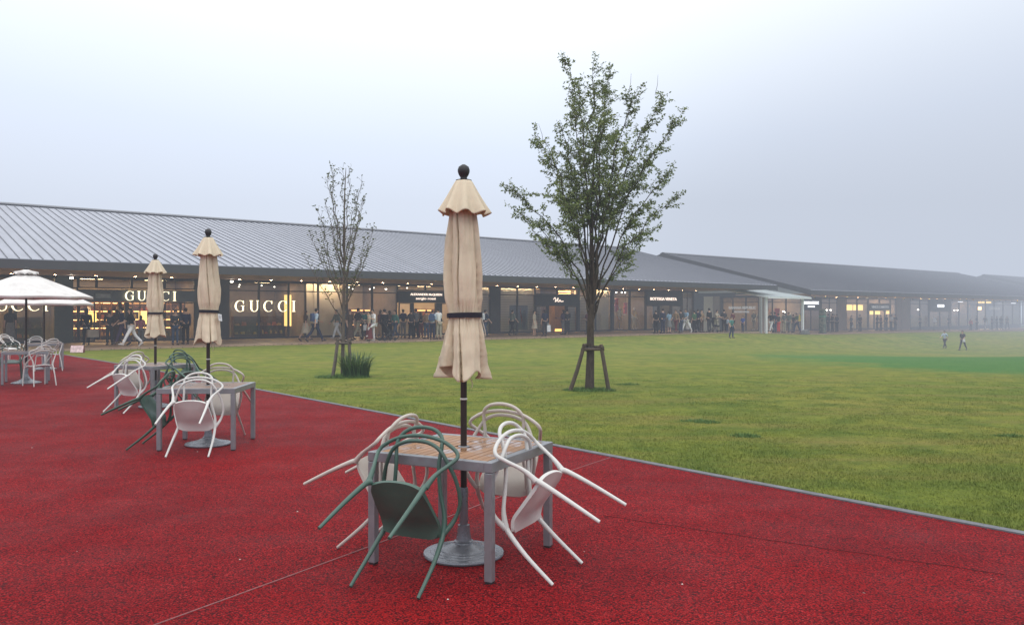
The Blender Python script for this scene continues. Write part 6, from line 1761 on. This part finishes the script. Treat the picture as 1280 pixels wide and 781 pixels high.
m = MB(); m.span((-330, -120, -30), (330, 330, 45)); fog = m.build('mist', n.mat); tag(fog, 'thin grey white mist filling the whole place', kind='stuff')

SUN_EL, SUN_AZ = R(55), R(150)
w = D.worlds.new('World'); bpy.context.scene.world = w; w.use_nodes = True
nt = w.node_tree; nt.nodes.clear()
def wn(k): return nt.nodes.new('ShaderNode' + k)
out = wn('OutputWorld'); bg = wn('Background'); sky = wn('TexSky'); sky.sky_type = 'NISHITA'; sky.sun_disc = False; sky.sun_elevation = SUN_EL; sky.sun_rotation = SUN_AZ; sky.air_density = 1.0; sky.dust_density = 4.0; sky.ozone_density = 1.5
sc = wn('Vector' + 'Math'); sc.operation = 'SCALE'; sc.inputs['Scale'].default_value = 0.05
nt.links.new(sky.outputs[0], sc.inputs[0])
tc = wn('TexCoord'); sp = wn('SeparateXYZ'); nt.links.new(tc.outputs['Generated'], sp.inputs[0])
# overcast: brightest overhead and towards the middle of the lawn, greyer blue near the horizon
rp = wn('ValToRGB'); e = rp.color_ramp.elements
e[0].position = 0.0; e[0].color = (0.82, 0.90, 1.04, 1); e[1].position = 1.0; e[1].color = (2.45, 2.42, 2.38, 1)
x = e.new(0.10); x.color = (0.94, 1.02, 1.18, 1); x = e.new(0.22); x.color = (1.02, 1.13, 1.33, 1); x = e.new(0.36); x.color = (1.32, 1.40, 1.48, 1)
dt = wn('VectorMath'); dt.operation = 'DOT_PRODUCT'; dt.inputs[1].default_value = Vector((0.02, 0.93, 0.36)).normalized(); nt.links.new(tc.outputs['Generated'], dt.inputs[0])
mm = wn('MapRange'); mm.inputs['From Min'].default_value = 0.80; mm.inputs['From Max'].default_value = 1.0; mm.inputs['To Min'].default_value = -0.02; mm.inputs['To Max'].default_value = 0.03; nt.links.new(dt.outputs['Value'], mm.inputs['Value'])
ns = wn('TexNoise'); ns.inputs['Scale'].default_value = 1.6; ns.inputs['Detail'].default_value = 3; nt.links.new(tc.outputs['Generated'], ns.inputs['Vector'])
n2 = wn('MapRange'); n2.inputs['To Min'].default_value = -0.03; n2.inputs['To Max'].default_value = 0.03; nt.links.new(ns.outputs['Fac'], n2.inputs['Value'])
a1 = wn('Math'); a1.operation = 'ADD'; nt.links.new(sp.outputs['Z'], a1.inputs[0]); nt.links.new(mm.outputs[0], a1.inputs[1])
a2 = wn('Math'); a2.operation = 'ADD'; nt.links.new(a1.outputs[0], a2.inputs[0]); nt.links.new(n2.outputs[0], a2.inputs[1]); nt.links.new(a2.outputs[0], rp.inputs['Fac'])
mx = wn('Mix'); mx.data_type = 'RGBA'; mx.inputs[0].default_value = 0.90; nt.links.new(sc.outputs[0], mx.inputs[6]); nt.links.new(rp.outputs[0], mx.inputs[7])
nt.links.new(mx.outputs[2], bg.inputs['Color']); bg.inputs['Strength'].default_value = 1.0; nt.links.new(bg.outputs[0], out.inputs['Surface'])

sl = D.lights.new('sun', 'SUN'); sl.energy = 0.45; sl.angle = R(40); sl.color = (1.0, 0.97, 0.92)
so = D.objects.new('sun', sl); C.objects.link(so); so.rotation_euler = (R(90) - SUN_EL, 0, math.pi - SUN_AZ); so.location = (0, 0, 60)

cd = D.cameras.new('camera'); cam = D.objects.new('camera', cd); C.objects.link(cam)
cd.sensor_width = 36.0; cd.lens = FPX / 1280 * 36.0; cd.clip_end = 2000; cd.clip_start = 0.05
cam.location = (0, 0, EYE); cam.rotation_euler = (math.pi / 2, 0, 0); cd.shift_y = -(390.5 - HORIZON) / 1280.0
S = bpy.context.scene; S.camera = cam
S.view_settings.view_transform = 'Standard'; S.view_settings.look = 'None'; S.view_settings.exposure = 0; S.view_settings.gamma = 1
S.render.engine = 'CYCLES'; S.cycles.max_bounces = 8; S.cycles.transparent_max_bounces = 16; S.cycles.diffuse_bounces = 3; S.cycles.glossy_bounces = 3; S.cycles.sample_clamp_indirect = 6; S.cycles.use_denoising = True
S.cycles.volume_bounces = 0
